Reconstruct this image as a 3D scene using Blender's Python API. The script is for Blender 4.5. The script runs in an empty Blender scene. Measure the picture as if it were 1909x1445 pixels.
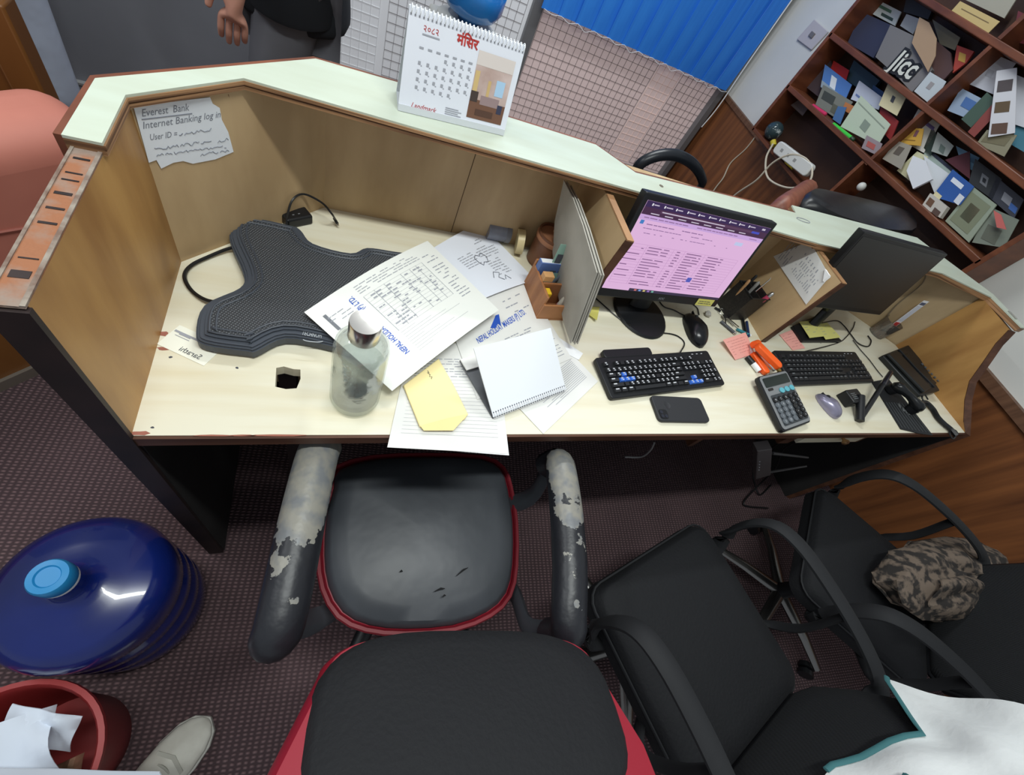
import bpy, bmesh, math, random
from mathutils import Vector, Matrix, Euler
random.seed(7)
SC = bpy.context.scene
COL = SC.collection
V = Vector
# ------------------------------------------------------------------ camera
# world: X along the counter, Y away from the clerk's side, Z up, floor at 0, worktop at 0.75
RW = ((0.91478178, -0.17319157, 0.36493694), (0.04142626, -0.85843898, -0.51124005), (0.40181856, 0.48279105, -0.77810966))
FPX = 786.19
CAM = V((0.2444, -0.3158, 1.43))
cd = bpy.data.cameras.new('camera'); cam = bpy.data.objects.new('camera', cd); COL.objects.link(cam)
cd.sensor_fit = 'HORIZONTAL'; cd.sensor_width = 36.0; cd.lens = FPX / 1909 * 36.0
cd.clip_start = 0.02; cd.clip_end = 60
rx, ry, rz_ = (V(r).normalized() for r in RW)
cam.matrix_world = Matrix(((rx[0], -ry[0], -rz_[0], CAM[0]), (rx[1], -ry[1], -rz_[1], CAM[1]), (rx[2], -ry[2], -rz_[2], CAM[2]), (0, 0, 0, 1)))
SC.camera = cam
# ------------------------------------------------------------------ light
w = bpy.data.worlds.new('room_air'); SC.world = w; w.use_nodes = True
w.node_tree.nodes['Background'].inputs[0].default_value = (0.86, 0.93, 1.0, 1)
w.node_tree.nodes['Background'].inputs[1].default_value = 0.38
def area(name, loc, sx, sy, power, col=(1, 1, 1), rot=(0, 0, 0)):
    l = bpy.data.lights.new(name, 'AREA'); l.shape = 'RECTANGLE'; l.size = sx; l.size_y = sy; l.energy = power; l.color = col
    o = bpy.data.objects.new(name, l); o.location = loc; o.rotation_euler = rot; COL.objects.link(o); return o
area('tube_and_fill_light', (0.45, -0.16, 2.65), 1.25, 0.10, 30, (0.95, 1.0, 0.97))
area('tube_and_fill_light', (1.15, 1.75, 2.65), 1.25, 0.14, 30, (0.95, 0.99, 1.0))
area('tube_and_fill_light', (-1.3, 0.75, 2.65), 1.25, 0.14, 24, (0.95, 0.99, 1.0), (0, 0, 1.57))  # unseen fill added to brighten the grey wall and left side
vs = SC.view_settings
vs.view_transform = 'Standard'; vs.look = 'None'; vs.exposure = 0.0; vs.gamma = 1.0; vs.use_curve_mapping = False
# ------------------------------------------------------------------ picking points of the place
def ray(px, py):
    v = (px - 954.5, py - 722.5, FPX)
    return V([sum(RW[k][i] * v[k] for k in range(3)) for i in range(3)])
def fl(px, py, z=0.0):
    r = ray(px, py); return CAM + r * ((z - CAM.z) / r.z)
def dk(px, py, h=0.0): return fl(px, py, 0.75 + h)
def atx(px, py, x): r = ray(px, py); return CAM + r * ((x - CAM.x) / r.x)
def aty(px, py, y): r = ray(px, py); return CAM + r * ((y - CAM.y) / r.y)
def onpl(px, py, P, n): r = ray(px, py); return CAM + r * ((V(P) - CAM).dot(V(n)) / r.dot(V(n)))
def lean(bl, br, tl, tr, h):
    """bottom corners on a height, top corners along one common edge vector"""
    B, C = dk(*bl, h), dk(*br, h)
    A = Matrix(((0,) * 3,) * 3); b = V((0, 0, 0))
    for base, t in ((B, tl), (C, tr)):
        r = ray(*t).normalized()
        P = Matrix(((1 - r.x * r.x, -r.x * r.y, -r.x * r.z), (-r.x * r.y, 1 - r.y * r.y, -r.y * r.z), (-r.x * r.z, -r.y * r.z, 1 - r.z * r.z)))
        A = A + P; b = b + P @ (CAM - base)
    return B, C, A.inverted() @ b
def frame(o, xdir, up=(0, 0, 1)):
    x = V(xdir).normalized(); z = V(up).normalized(); y = z.cross(x).normalized(); z = x.cross(y)
    return Matrix(((x.x, y.x, z.x, o[0]), (x.y, y.y, z.y, o[1]), (x.z, y.z, z.z, o[2]), (0, 0, 0, 1)))
# ------------------------------------------------------------------ materials
def lin(c):
    return tuple((v / 255 / 12.92) if v / 255 <= 0.04045 else ((v / 255 + 0.055) / 1.055) ** 2.4 for v in c) + (1,)
MATS = {}
def mat(name, c, rough=0.5, metal=0.0, c2=None, scale=8.0, stretch=(1, 1, 1), bump=0.0, bscale=None, detail=4, lo=0.35, hi=0.65, emit=0.0, trans=0.0, ior=1.45, spec=0.5, alpha=1.0, coat=0.0, sub=0.0):
    if name in MATS: return MATS[name]
    m = bpy.data.materials.new(name); m.use_nodes = True; nt = m.node_tree; N = nt.nodes; L = nt.links
    b = N['Principled BSDF']
    b.inputs['Base Color'].default_value = lin(c); b.inputs['Roughness'].default_value = rough; b.inputs['Metallic'].default_value = metal
    b.inputs['Specular IOR Level'].default_value = spec; b.inputs['IOR'].default_value = ior
    if trans: b.inputs['Transmission Weight'].default_value = trans
    if alpha < 1: b.inputs['Alpha'].default_value = alpha
    if coat: b.inputs['Coat Weight'].default_value = coat
    if emit:
        b.inputs['Emission Color'].default_value = lin(c); b.inputs['Emission Strength'].default_value = emit
    if c2 or bump:
        tc = N.new('ShaderNodeTexCoord'); mp = N.new('ShaderNodeMapping'); mp.inputs['Scale'].default_value = stretch
        L.new(tc.outputs['Object'], mp.inputs[0])
    if c2:
        nz = N.new('ShaderNodeTexNoise'); nz.inputs['Scale'].default_value = scale; nz.inputs['Detail'].default_value = detail
        L.new(mp.outputs[0], nz.inputs['Vector'])
        cr = N.new('ShaderNodeValToRGB'); e = cr.color_ramp.elements
        e[0].position = lo; e[1].position = hi; e[0].color = lin(c); e[1].color = lin(c2)
        L.new(nz.outputs['Fac'], cr.inputs[0]); L.new(cr.outputs[0], b.inputs['Base Color'])
    if bump:
        n2 = N.new('ShaderNodeTexNoise'); n2.inputs['Scale'].default_value = bscale or scale; n2.inputs['Detail'].default_value = 3
        L.new(mp.outputs[0], n2.inputs['Vector'])
        bp = N.new('ShaderNodeBump'); bp.inputs['Strength'].default_value = bump; bp.inputs['Distance'].default_value = 0.01
        L.new(n2.outputs['Fac'], bp.inputs['Height']); L.new(bp.outputs[0], b.inputs['Normal'])
    MATS[name] = m; return m
def weave(name, c, c2, su, sv, rough=0.9, bump=0.6, rot=0.0, dist=0.004):
    m = mat(name, c, rough); nt = m.node_tree; N = nt.nodes; L = nt.links; b = N['Principled BSDF']
    tc = N.new('ShaderNodeTexCoord'); mp = N.new('ShaderNodeMapping'); mp.inputs['Rotation'].default_value = (0, 0, rot)
    L.new(tc.outputs['Object'], mp.inputs[0])
    outs = []
    for ax, s in (('X', su), ('Y', sv)):
        wv = N.new('ShaderNodeTexWave'); wv.bands_direction = ax; wv.inputs['Scale'].default_value = s; wv.inputs['Distortion'].default_value = 1.2; wv.inputs['Detail'].default_value = 2; wv.inputs['Detail Scale'].default_value = 2
        L.new(mp.outputs[0], wv.inputs[0]); outs.append(wv.outputs['Fac'])
    mu = N.new('ShaderNodeMath'); mu.operation = 'MULTIPLY'; L.new(outs[0], mu.inputs[0]); L.new(outs[1], mu.inputs[1])
    nz = N.new('ShaderNodeTexNoise'); nz.inputs['Scale'].default_value = 3; L.new(tc.outputs['Object'], nz.inputs['Vector'])
    ad = N.new('ShaderNodeMath'); ad.operation = 'MULTIPLY_ADD'; L.new(nz.outputs['Fac'], ad.inputs[0]); ad.inputs[1].default_value = 0.5; L.new(mu.outputs[0], ad.inputs[2])
    cr = N.new('ShaderNodeValToRGB'); e = cr.color_ramp.elements; e[0].position = 0.25; e[1].position = 1.0; e[0].color = lin(c); e[1].color = lin(c2)
    L.new(ad.outputs[0], cr.inputs[0]); L.new(cr.outputs[0], b.inputs['Base Color'])
    bp = N.new('ShaderNodeBump'); bp.inputs['Strength'].default_value = bump; bp.inputs['Distance'].default_value = dist
    L.new(mu.outputs[0], bp.inputs['Height']); L.new(bp.outputs[0], b.inputs['Normal'])
    return m
# ------------------------------------------------------------------ mesh tools
class MB:
    def __init__(s, M=None): s.v = []; s.f = []; s.M = M
    def _add(s, vs, fs):
        n = len(s.v); s.v += [(s.M @ V(p)) if s.M else V(p) for p in vs]; s.f += [tuple(i + n for i in f) for f in fs]; return s
    def box(s, x0, x1, y0, y1, z0, z1):
        p = [(x0, y0, z0), (x1, y0, z0), (x1, y1, z0), (x0, y1, z0), (x0, y0, z1), (x1, y0, z1), (x1, y1, z1), (x0, y1, z1)]
        return s._add(p, [(3, 2, 1, 0), (4, 5, 6, 7), (0, 1, 5, 4), (1, 2, 6, 5), (2, 3, 7, 6), (3, 0, 4, 7)])
    def extrude(s, poly, vec):
        poly = [V(p) for p in poly]; n = len(poly); vec = V(vec)
        nrm = V((0, 0, 0))
        for i in range(n): nrm += (poly[i] - poly[0]).cross(poly[(i + 1) % n] - poly[0])
        if nrm.dot(vec) < 0: poly = poly[::-1]
        return s._add(poly + [p + vec for p in poly], [tuple(range(n))[::-1], tuple(range(n, 2 * n))] + [(i, (i + 1) % n, n + (i + 1) % n, n + i) for i in range(n)])
    def slabt(s, poly, dz):
        """upright slab on a concave outline"""
        from mathutils.geometry import tessellate_polygon
        poly = [V(p) for p in poly]; n = len(poly); T = tessellate_polygon([[V((p.x, p.y, 0)) for p in poly]])
        up = []
        for t in T:
            a, b2, c2 = (poly[i] for i in t); up.append(t if (b2 - a).cross(c2 - a).z > 0 else t[::-1])
        ar = sum(poly[i].x * poly[(i + 1) % n].y - poly[(i + 1) % n].x * poly[i].y for i in range(n))
        sd = [(i, (i + 1) % n, n + (i + 1) % n, n + i) for i in range(n)]
        if ar < 0: sd = [f[::-1] for f in sd]
        return s._add(poly + [p + V((0, 0, dz)) for p in poly], [t[::-1] for t in up] + [tuple(i + n for i in t) for t in up] + sd)
    def prism(s, xy, z0, z1): return s.extrude([(p[0], p[1], z0) for p in xy], (0, 0, z1 - z0))
    def face(s, pts): return s._add(pts, [tuple(range(len(pts)))])
    def tube(s, pts, r, n=8, caps=True, flat=1.0, up=None):
        pts = [V(p) for p in pts]; rs = r if isinstance(r, (list, tuple)) else [r] * len(pts)
        vs = []; fs = []; prev = V(up) if up else None
        for i, p in enumerate(pts):
            t = (pts[min(i + 1, len(pts) - 1)] - pts[max(i - 1, 0)]).normalized()
            if prev is None: prev = t.orthogonal().normalized()
            u = (prev - t * prev.dot(t)); u = u.normalized() if u.length > 1e-6 else t.orthogonal().normalized()
            if not up: prev = u
            wv = t.cross(u)
            for k in range(n):
                a = 2 * math.pi * k / n
                vs.append(p + (u * math.cos(a) * flat + wv * math.sin(a)) * rs[i])
        for i in range(len(pts) - 1):
            for k in range(n):
                a, b2 = i * n + k, i * n + (k + 1) % n
                fs.append((a, b2, b2 + n, a + n))
        if caps: fs += [tuple(range(n))[::-1], tuple(range((len(pts) - 1) * n, len(pts) * n))]
        return s._add(vs, fs)
    def lathe(s, prof, n=24, c=(0, 0, 0)):
        vs = []; fs = []; m = len(prof)
        for r, z in prof:
            for k in range(n):
                a = 2 * math.pi * k / n; vs.append((c[0] + max(r, 1e-5) * math.cos(a), c[1] + max(r, 1e-5) * math.sin(a), c[2] + z))
        for i in range(m - 1):
            for k in range(n):
                a, b2 = i * n + k, i * n + (k + 1) % n
                fs.append((a, b2, b2 + n, a + n))
        fs += [tuple(range(n))[::-1], tuple(range((m - 1) * n, m * n))]
        return s._add(vs, fs)
    def sheet(s, fn, nu=8, nv=8, th=0.0006):
        """a thin curved sheet: fn(u,v)->point, thickened downwards"""
        g = [[V(fn(i / nu, j / nv)) for j in range(nv + 1)] for i in range(nu + 1)]
        nrm = (g[nu][0] - g[0][0]).cross(g[0][nv] - g[0][0]).normalized()
        if nrm.z < 0: nrm = -nrm
        vs = [p for r in g for p in r] + [p - nrm * th for r in g for p in r]
        W = nv + 1; K = (nu + 1) * W; fs = []
        ida = lambda i, j: i * W + j
        for i in range(nu):
            for j in range(nv):
                a, b2, c2, d = ida(i, j), ida(i + 1, j), ida(i + 1, j + 1), ida(i, j + 1)
                fs += [(a, b2, c2, d), (d + K, c2 + K, b2 + K, a + K)]
        for i in range(nu): fs += [(ida(i, 0) + K, ida(i + 1, 0) + K, ida(i + 1, 0), ida(i, 0)), (ida(i, nv), ida(i + 1, nv), ida(i + 1, nv) + K, ida(i, nv) + K)]
        for j in range(nv): fs += [(ida(0, j), ida(0, j + 1), ida(0, j + 1) + K, ida(0, j) + K), (ida(nu, j) + K, ida(nu, j + 1) + K, ida(nu, j + 1), ida(nu, j))]
        return s._add(vs, fs)
    def build(s, name, m, parent=None, smooth=False, bevel=0.0, subsurf=0, seg=2, fixn=False):
        me = bpy.data.meshes.new(name)
        off = V((0, 0, 0))
        if parent is None:
            xs = [p.x for p in s.v]; ys = [p.y for p in s.v]; zs = [p.z for p in s.v]
            off = V(((min(xs) + max(xs)) / 2, (min(ys) + max(ys)) / 2, min(zs)))
        me.from_pydata([tuple(p - off) for p in s.v], [], s.f); me.validate()
        if fixn:
            bm = bmesh.new(); bm.from_mesh(me); bmesh.ops.recalc_face_normals(bm, faces=bm.faces); bm.to_mesh(me); bm.free()
        me.materials.append(m)
        o = bpy.data.objects.new(name, me); COL.objects.link(o)
        if parent is not None:
            o.parent = parent; o.matrix_parent_inverse = wm(parent).inverted()
        else: o.location = off
        if smooth:
            me.polygons.foreach_set('use_smooth', [True] * len(me.polygons))
            try: me.set_sharp_from_angle(angle=math.radians(45 if not subsurf else 80))
            except Exception: pass
        if bevel:
            md = o.modifiers.new('bevel', 'BEVEL'); md.width = bevel; md.segments = seg; md.limit_method = 'ANGLE'; md.angle_limit = math.radians(35)
        if subsurf:
            md = o.modifiers.new('sub', 'SUBSURF'); md.levels = subsurf; md.render_levels = subsurf
        return o
def wm(o):
    m = Matrix.LocRotScale(o.location, o.rotation_euler, o.scale)
    return wm(o.parent) @ o.matrix_parent_inverse @ m if o.parent else m
def tag(o, label=None, cat=None, group=None, kind=None):
    for k, v in (('label', label), ('category', cat), ('group', group), ('kind', kind)):
        if v: o[k] = v
    return o
def thing(name, label, cat, loc, group=None, kind=None):
    o = bpy.data.objects.new(name, None); o.location = loc; o.empty_display_size = 0.05; COL.objects.link(o)
    return tag(o, label, cat, group, kind)
def copy_tree(o, parent=None):
    c = o.copy(); COL.objects.link(c)
    if parent is not None: c.parent = parent
    for ch in [k for k in bpy.data.objects if k.parent == o]: copy_tree(ch, c)
    return c
def inst(src, parent, M):
    """another piece with the same mesh, placed by a world matrix"""
    o = bpy.data.objects.new(src.name.split('.')[0], src.data); COL.objects.link(o)
    for md in src.modifiers:
        if md.type == 'BEVEL':
            n = o.modifiers.new('bevel', 'BEVEL'); n.width = md.width; n.segments = md.segments; n.limit_method = 'ANGLE'; n.angle_limit = md.angle_limit
    o.parent = parent; o.matrix_parent_inverse = wm(parent).inverted(); o.matrix_basis = M
    return o
def text(s, size, M, m, parent, name='lettering', align='LEFT', sx=1.0, shear=0.0, bold=0.0):
    cu = bpy.data.curves.new('t', 'FONT'); cu.body = s; cu.size = size; cu.align_x = align; cu.resolution_u = 2; cu.shear = shear; cu.offset = bold
    t = bpy.data.objects.new('t', cu); COL.objects.link(t)
    dg = bpy.context.evaluated_depsgraph_get()
    me = bpy.data.meshes.new_from_object(t.evaluated_get(dg)); bpy.data.objects.remove(t); bpy.data.curves.remove(cu)
    me.name = name; me.transform(M @ Matrix.Diagonal((sx, 1, 1, 1))); me.materials.clear(); me.materials.append(m)
    o = bpy.data.objects.new(name, me); COL.objects.link(o); o.parent = parent; o.matrix_parent_inverse = wm(parent).inverted()
    return o
def quad(mb, P, u0, u1, v0, v1, lift=0.0004):
    """flat mark on a parallelogram patch P=(origin, U, V, normal)"""
    o, U, W, n = P
    return mb.face([o + U * u0 + W * v0 + n * lift, o + U * u1 + W * v0 + n * lift, o + U * u1 + W * v1 + n * lift, o + U * u0 + W * v1 + n * lift])
def patch(o, U, W):
    n = V(U).cross(V(W)).normalized()
    if n.dot(CAM - V(o)) < 0: n = -n
    return (V(o), V(U), V(W), n)
def scrib(mb, P, u0, u1, v0, v1, rows, h=0.35, fill=0.8, words=6, rnd=random, lift=0.0004):
    for r in range(rows):
        v = v0 + (v1 - v0) * (r + 0.3) / rows; dv = (v1 - v0) / rows * h
        u = u0
        while u < u1 - 0.01:
            wd = (u1 - u0) / words * rnd.uniform(0.4, 1.1)
            if rnd.random() < fill: quad(mb, P, u, min(u + wd, u1), v, v + dv, lift)
            u += wd * 1.18
def bend(pts, k=6):
    """Catmull-Rom through points"""
    P = [V(p) for p in pts]; P = [P[0] * 2 - P[1]] + P + [P[-1] * 2 - P[-2]]; out = []
    for i in range(1, len(P) - 2):
        for j in range(k):
            t = j / k; a, b2, c2, d = P[i - 1], P[i], P[i + 1], P[i + 2]
            out.append(0.5 * (2 * b2 + (c2 - a) * t + (2 * a - 5 * b2 + 4 * c2 - d) * t * t + (3 * b2 - a - 3 * c2 + d) * t ** 3))
    return out + [P[-2]]
def cable(name, pts, r, m, label=None, cat='cable', parent=None, k=6, n=6):
    o = MB().tube(bend(pts, k), r, n).build(name, m, parent, smooth=True)
    if parent is None: tag(o, label, cat)
    return o
def rrect(x0, x1, y0, y1, r, k=4):
    out = []
    for cx, cy, a0 in ((x1 - r, y1 - r, 0), (x0 + r, y1 - r, 90), (x0 + r, y0 + r, 180), (x1 - r, y0 + r, 270)):
        for i in range(k + 1):
            a = math.radians(a0 + 90 * i / k); out.append((cx + r * math.cos(a), cy + r * math.sin(a)))
    return out
# ------------------------------------------------------------------ palette
LAM = mat('desk_laminate', (228, 223, 202), 0.38, c2=(217, 206, 175), scale=2.2, stretch=(1.2, 14, 1), lo=0.42, hi=0.80)
LEDG = mat('ledge_laminate', (196, 205, 189), 0.35, c2=(190, 197, 179), scale=3, stretch=(2, 10, 1))
PLY = mat('plywood_panel', (196, 168, 128), 0.6, c2=(170, 142, 104), scale=3, stretch=(3, 3, 0.9), bump=0.03, bscale=30)
PLYO = mat('orange_plywood', (182, 138, 80), 0.45, c2=(148, 104, 56), scale=4, stretch=(2, 3, 0.7), bump=0.03, bscale=30)
EDGE = mat('plywood_edge', (170, 128, 90), 0.55, c2=(100, 68, 44), scale=1.6, stretch=(2, 2, 120), lo=0.4, hi=0.6)
BROWN = mat('brown_edge', (96, 62, 44), 0.5, c2=(70, 42, 28), scale=4, stretch=(1, 8, 8))
RIMB = mat('red_brown_edge', (128, 74, 52), 0.55, c2=(92, 50, 34), scale=9)
DARK = mat('dark_stained_edge', (44, 30, 28), 0.6, c2=(26, 18, 18), scale=12)
ORNG = mat('worn_orange_edge', (150, 98, 68), 0.8, c2=(142, 124, 112), scale=26, lo=0.45, hi=0.62, bump=0.5, bscale=60)
BLK = mat('black_plastic', (22, 23, 26), 0.42)
BLKM = mat('black_matte', (26, 27, 30), 0.75)
CARPET = weave('mauve_carpet', (64, 49, 52), (120, 96, 98), 22, 36, 0.95, 0.7, 0.12, 0.006)
GREYW = mat('grey_wall_paint', (138, 140, 148), 0.7, c2=(130, 132, 140), scale=3)
WHITEW = mat('white_wall_paint', (226, 226, 220), 0.75, c2=(214, 215, 211), scale=2)
WAINS = mat('wainscot_wood', (142, 88, 50), 0.42, c2=(92, 54, 32), scale=2.6, stretch=(1, 9, 0.55), lo=0.3, hi=0.7, detail=6)
SHELFW = mat('shelf_wood', (122, 70, 44), 0.42, c2=(92, 50, 32), scale=5, stretch=(1, 1, 4))
PAPER = mat('white_paper', (236, 237, 238), 0.8)
PAPERG = mat('greyish_paper', (224, 223, 219), 0.8)
INK = mat('grey_print', (158, 160, 168), 0.9)
INKD = mat('dark_print', (74, 76, 84), 0.9)
INKB = mat('blue_print', (38, 84, 186), 0.7)
STEEL = mat('brushed_steel', (200, 198, 194), 0.28, 1.0)
CHROME = mat('chrome', (190, 192, 196), 0.15, 1.0)
# ------------------------------------------------------------------ the room
def struct(name, mb, m, parent=None, **k):
    o = mb.build(name, m, parent, **k)
    if parent is None: o['kind'] = 'structure'
    return o
struct('floor', MB().box(-3.2, 2.86, -2.2, 3.4, -0.03, 0), CARPET)
wl = struct('wall_left', MB().box(-3.2, -0.05, 1.89, 1.97, 0, 2.75).box(-0.11, -0.05, 1.97, 2.7, 0, 2.75), GREYW)
bb = struct('baseboard_left', MB().box(-3.2, -0.045, 1.874, 1.89, 0, 0.085), GREYW)
struct('top_bead', MB().box(-3.2, -0.045, 1.868, 1.89, 0.085, 0.094), mat('pale_bead', (150, 150, 150), 0.6), bb)
wr = struct('wall_right', MB().box(2.78, 2.86, -2.2, 2.78, 0, 2.75), WHITEW)
ws = struct('wainscot', MB().box(2.766, 2.78, 0.62, 2.70, 0, 0.70).box(2.766, 2.78, -2.2, 0.62, 0, 0.80), WAINS, wr)
struct('trim_1', MB().box(2.755, 2.781, 0.64, 2.70, 0.694, 0.722), mat('rail_wood', (118, 84, 62), 0.5, c2=(96, 66, 48), scale=6, stretch=(1, 8, 1)))
struct('trim_2', MB().box(2.748, 2.781, -2.2, 0.62, 0.785, 0.825), MATS['rail_wood'])
# window wall: two wired panes to the floor, grey mullion, white pier
GL1 = mat('wired_glass_white', (206, 208, 212), 0.35, spec=0.4, emit=.30)  # emission in both panes stands in for daylight through frosted glass
GL2 = mat('wired_glass_pink', (206, 186, 184), 0.32, spec=0.4, emit=.28)
WIRE = mat('dark_wire', (104, 98, 100), 0.5)
WIREW = mat('pale_glare_wire', (238, 240, 242), 0.5)  # same wire made pale: reflected light put into the colour
FRAME = mat('aluminium_frame', (128, 128, 130), 0.45, 0.3)
wb = struct('wall_back', MB().box(2.70, 2.86, 2.70, 2.82, 0, 2.75).box(-0.11, 2.70, 2.70, 2.82, 2.35, 2.75), WHITEW)
def wires(x0, x1, z0, z1, m, par, y=2.6995, p=0.0455):
    mb = MB(); n = round((x1 - x0) / p)
    for i in range(n + 1): mb.box(x0 + i * p - 0.0006, x0 + i * p + 0.0006, y - 0.003, y + 0.002, z0, z1)
    for j in range(round((z1 - z0) / p) + 1): mb.box(x0, x0 + n * p, y - 0.003, y + 0.002, z0 + j * p - 0.0006, z0 + j * p + 0.0006)
    return mb.build('wire_grid', m, par)
w1 = struct('window_1', MB().box(-0.05, 1.225, 2.70, 2.712, 0.05, 2.35), GL1)
wires(-0.03, 0.44, 0.07, 1.0, WIREW, w1); wires(0.47, 1.2, 0.07, 1.0, WIRE, w1)
MB().box(-0.05, 1.225, 2.685, 2.73, 0, 0.05).build('bottom_rail', FRAME, w1)
MB().box(1.222, 1.285, 2.665, 2.74, 0, 2.35).build('mullion', FRAME, w1)
w2 = struct('window_2', MB().box(1.285, 2.70, 2.70, 2.712, 0.05, 2.35), GL2)
wires(1.30, 2.16, 0.07, 0.86, WIRE, w2); wires(2.18, 2.36, 0.07, 0.86, mat('lit_wire', (250, 224, 210), 0.5), w2); wires(2.38, 2.68, 0.07, 0.86, WIRE, w2)  # middle strip of wires coloured pale for the light they reflect
MB().box(1.285, 2.70, 2.685, 2.73, 0, 0.05).build('bottom_rail', FRAME, w2)
MB().box(2.69, 2.735, 2.65, 2.73, 0, 2.35).build('side_frame', FRAME, w2)
# vertical blind over the right pane
BLUE = mat('blue_blind_fabric', (54, 142, 240), 0.65, c2=(44, 128, 230), scale=30, stretch=(1, 1, 0.1))
bl = thing('vertical_blind', 'blue vertical slat blind hanging over the pink wired glass', 'blind', (1.98, 2.62, 0.74))
MB().box(1.26, 2.70, 2.60, 2.655, 2.30, 2.35).build('head_rail', PAPER, bl)
sl = None
for i in range(13):
    M = Matrix.Translation((1.315 + i * 0.111, 2.622 + 0.004 * (i % 2), 0.0)) @ Matrix.Rotation(0.13, 4, 'Z')
    if sl is None:
        sl = MB().box(-0.0625, 0.0625, -0.0015, 0.0015, 0.742, 2.30).build('slat', BLUE, bl); sl.matrix_basis = M
    else: inst(sl, bl, M)
pts = []
for i in range(13):
    x = 1.27 + i * 0.111; pts += [(x, 2.612, 0.744), (x + 0.055, 2.608, 0.735 - 0.006 * (i % 3))]
MB().tube(bend(pts + [(2.71, 2.612, 0.744)], 3), 0.0016, 5).build('bead_chain', PAPER, bl, smooth=True)
MB().tube(bend([(2.69, 2.60, 2.2), (2.688, 2.60, 1.5), (2.70, 2.60, 0.95), (2.715, 2.60, 0.66), (2.70, 2.60, 0.5)], 5), 0.004, 6).build('pull_cord', PAPER, bl, smooth=True)
# ------------------------------------------------------------------ the counter
D = 0.75
ct = thing('reception_counter', 'pale laminate and plywood reception counter with raised ledge and two dividers', 'counter', (1.2, 0.27, 0))
h1, h2, h3, h4 = dk(515, 686), dk(560, 689), dk(553, 724), dk(513, 721)
bm = bmesh.new()
def loop(pts):
    vs_ = [bm.verts.new((p[0], p[1], D)) for p in pts]
    for i in range(len(vs_)): bm.edges.new((vs_[i], vs_[(i + 1) % len(vs_)]))
loop([(0, 0), (2.387, 0), (2.362, 0.392), (2.175, 0.556), (0.222, 0.556), (0, 0.336)])
hole = [h1, h1.lerp(h2, .3) + V((0, .004, 0)), h1.lerp(h2, .7), h2, h2.lerp(h3, .5) + V((.003, 0, 0)), h3, h3.lerp(h4, .5) - V((0, .003, 0)), h4]
loop(hole)
bmesh.ops.triangle_fill(bm, edges=bm.edges[:], use_beauty=True)
r = bmesh.ops.extrude_face_region(bm, geom=bm.faces[:])
bmesh.ops.translate(bm, verts=[e for e in r['geom'] if isinstance(e, bmesh.types.BMVert)], vec=(0, 0, -0.022))
bmesh.ops.recalc_face_normals(bm, faces=bm.faces[:])
mb = MB(); bm.verts.ensure_lookup_table(); mb._add([v.co[:] for v in bm.verts], [tuple(v.index for v in f.verts) for f in bm.faces]); bm.free()
dt = mb.build('desktop', LAM, ct)
MB().box(0.0, 2.392, -0.005, 0, D - 0.024, D - 0.0015).build('front_edge', BROWN, dt)
CHIP = mat('chipped_red_edge', (168, 106, 90), 0.8, c2=(150, 92, 76), scale=40)
mb = MB()
def blob(mb, c, rx_, ry_, z, n=11, rnd=random, ang=0):
    q = []
    for i in range(n):
        a = 2 * math.pi * i / n; k = rnd.uniform(0.65, 1.1); x, y = rx_ * k * math.cos(a), ry_ * k * math.sin(a)
        q.append((c[0] + x * math.cos(ang) - y * math.sin(ang), c[1] + x * math.sin(ang) + y * math.cos(ang)))
    mb.prism(q, z - 0.0004, z + 0.0004)
for px, py, a_, b_ in ((262, 808, .014, .004), (303, 622, .010, .005), (305, 650, .009, .004), (400, 812, .03, .0015), (520, 812, .05, .0018), (455, 812, .02, .0015)):
    mb = MB(); blob(mb, dk(px, py), a_, b_, D); mb.build('chipped_spot', CHIP, dt)
mb = MB()
for px, py in ((318, 666), (284, 797), (442, 686), (1530, 640)): mb = MB(); blob(mb, dk(px, py), .0025, .002, D); mb.build('dirt_speck', INKD, dt)
ZL = D + 0.271
lp = MB().extrude([(0, 0, 0), (0, 0, ZL), (0, 0.336, ZL), (0, 0.336, 0)], (-0.026, 0, 0)).build('left_panel', PLYO, ct)
MB().box(-0.030, 0.002, -0.007, 0, 0, ZL - 0.002).build('front_edge', DARK, lp)
te = MB().box(-0.026, 0, -0.004, 0.224, ZL, ZL + 0.003).build('worn_top_edge', ORNG, lp)
MB().box(-0.0032, 0.0008, -0.004, 0.224, ZL + 0.003, ZL + 0.0042).build('lining_edge', mat('grey_lining', (150, 140, 128), 0.7, c2=(110, 88, 76), scale=60), lp)
MB().box(-0.0265, -0.0235, -0.004, 0.224, ZL + 0.003, ZL + 0.0042).build('lining_edge', MATS['grey_lining'], lp)
for y, t in ((.205, .003), (.180, .002), (.168, .002), (.145, .004), (.122, .003), (.100, .003), (.052, .0015), (.028, .009)):
    MB().box(-0.020, -0.006, y, y + t, ZL + 0.002, ZL + 0.0036).build('nail_slot', DARK, lp)
MB().extrude([(0, 0.336, 0), (0, 0.336, ZL), (0.222, 0.556, ZL), (0.222, 0.556, 0)], (-0.013, 0.013, 0)).build('diagonal_panel', PLY, ct)
bp_ = MB().box(0.21, 2.18, 0.556, 0.574, 0, ZL).build('back_panel', PLY, ct)
MB().box(0.5125, 0.514, 0.5552, 0.5565, D, ZL).build('panel_seam', mat('dark_seam', (86, 66, 46), 0.9), bp_)  # plywood joint in a darker brown
MB().extrude([(2.175, 0.556, 0), (2.362, 0.392, 0), (2.382, 0.385, D + .287), (2.16, 0.556, D + .283)], (0.012, 0.013, 0)).build('right_diagonal_panel', mat('greyish_plywood', (190, 166, 130), 0.6, c2=(166, 144, 110), scale=3, stretch=(3, 3, 1)), ct)
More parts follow.
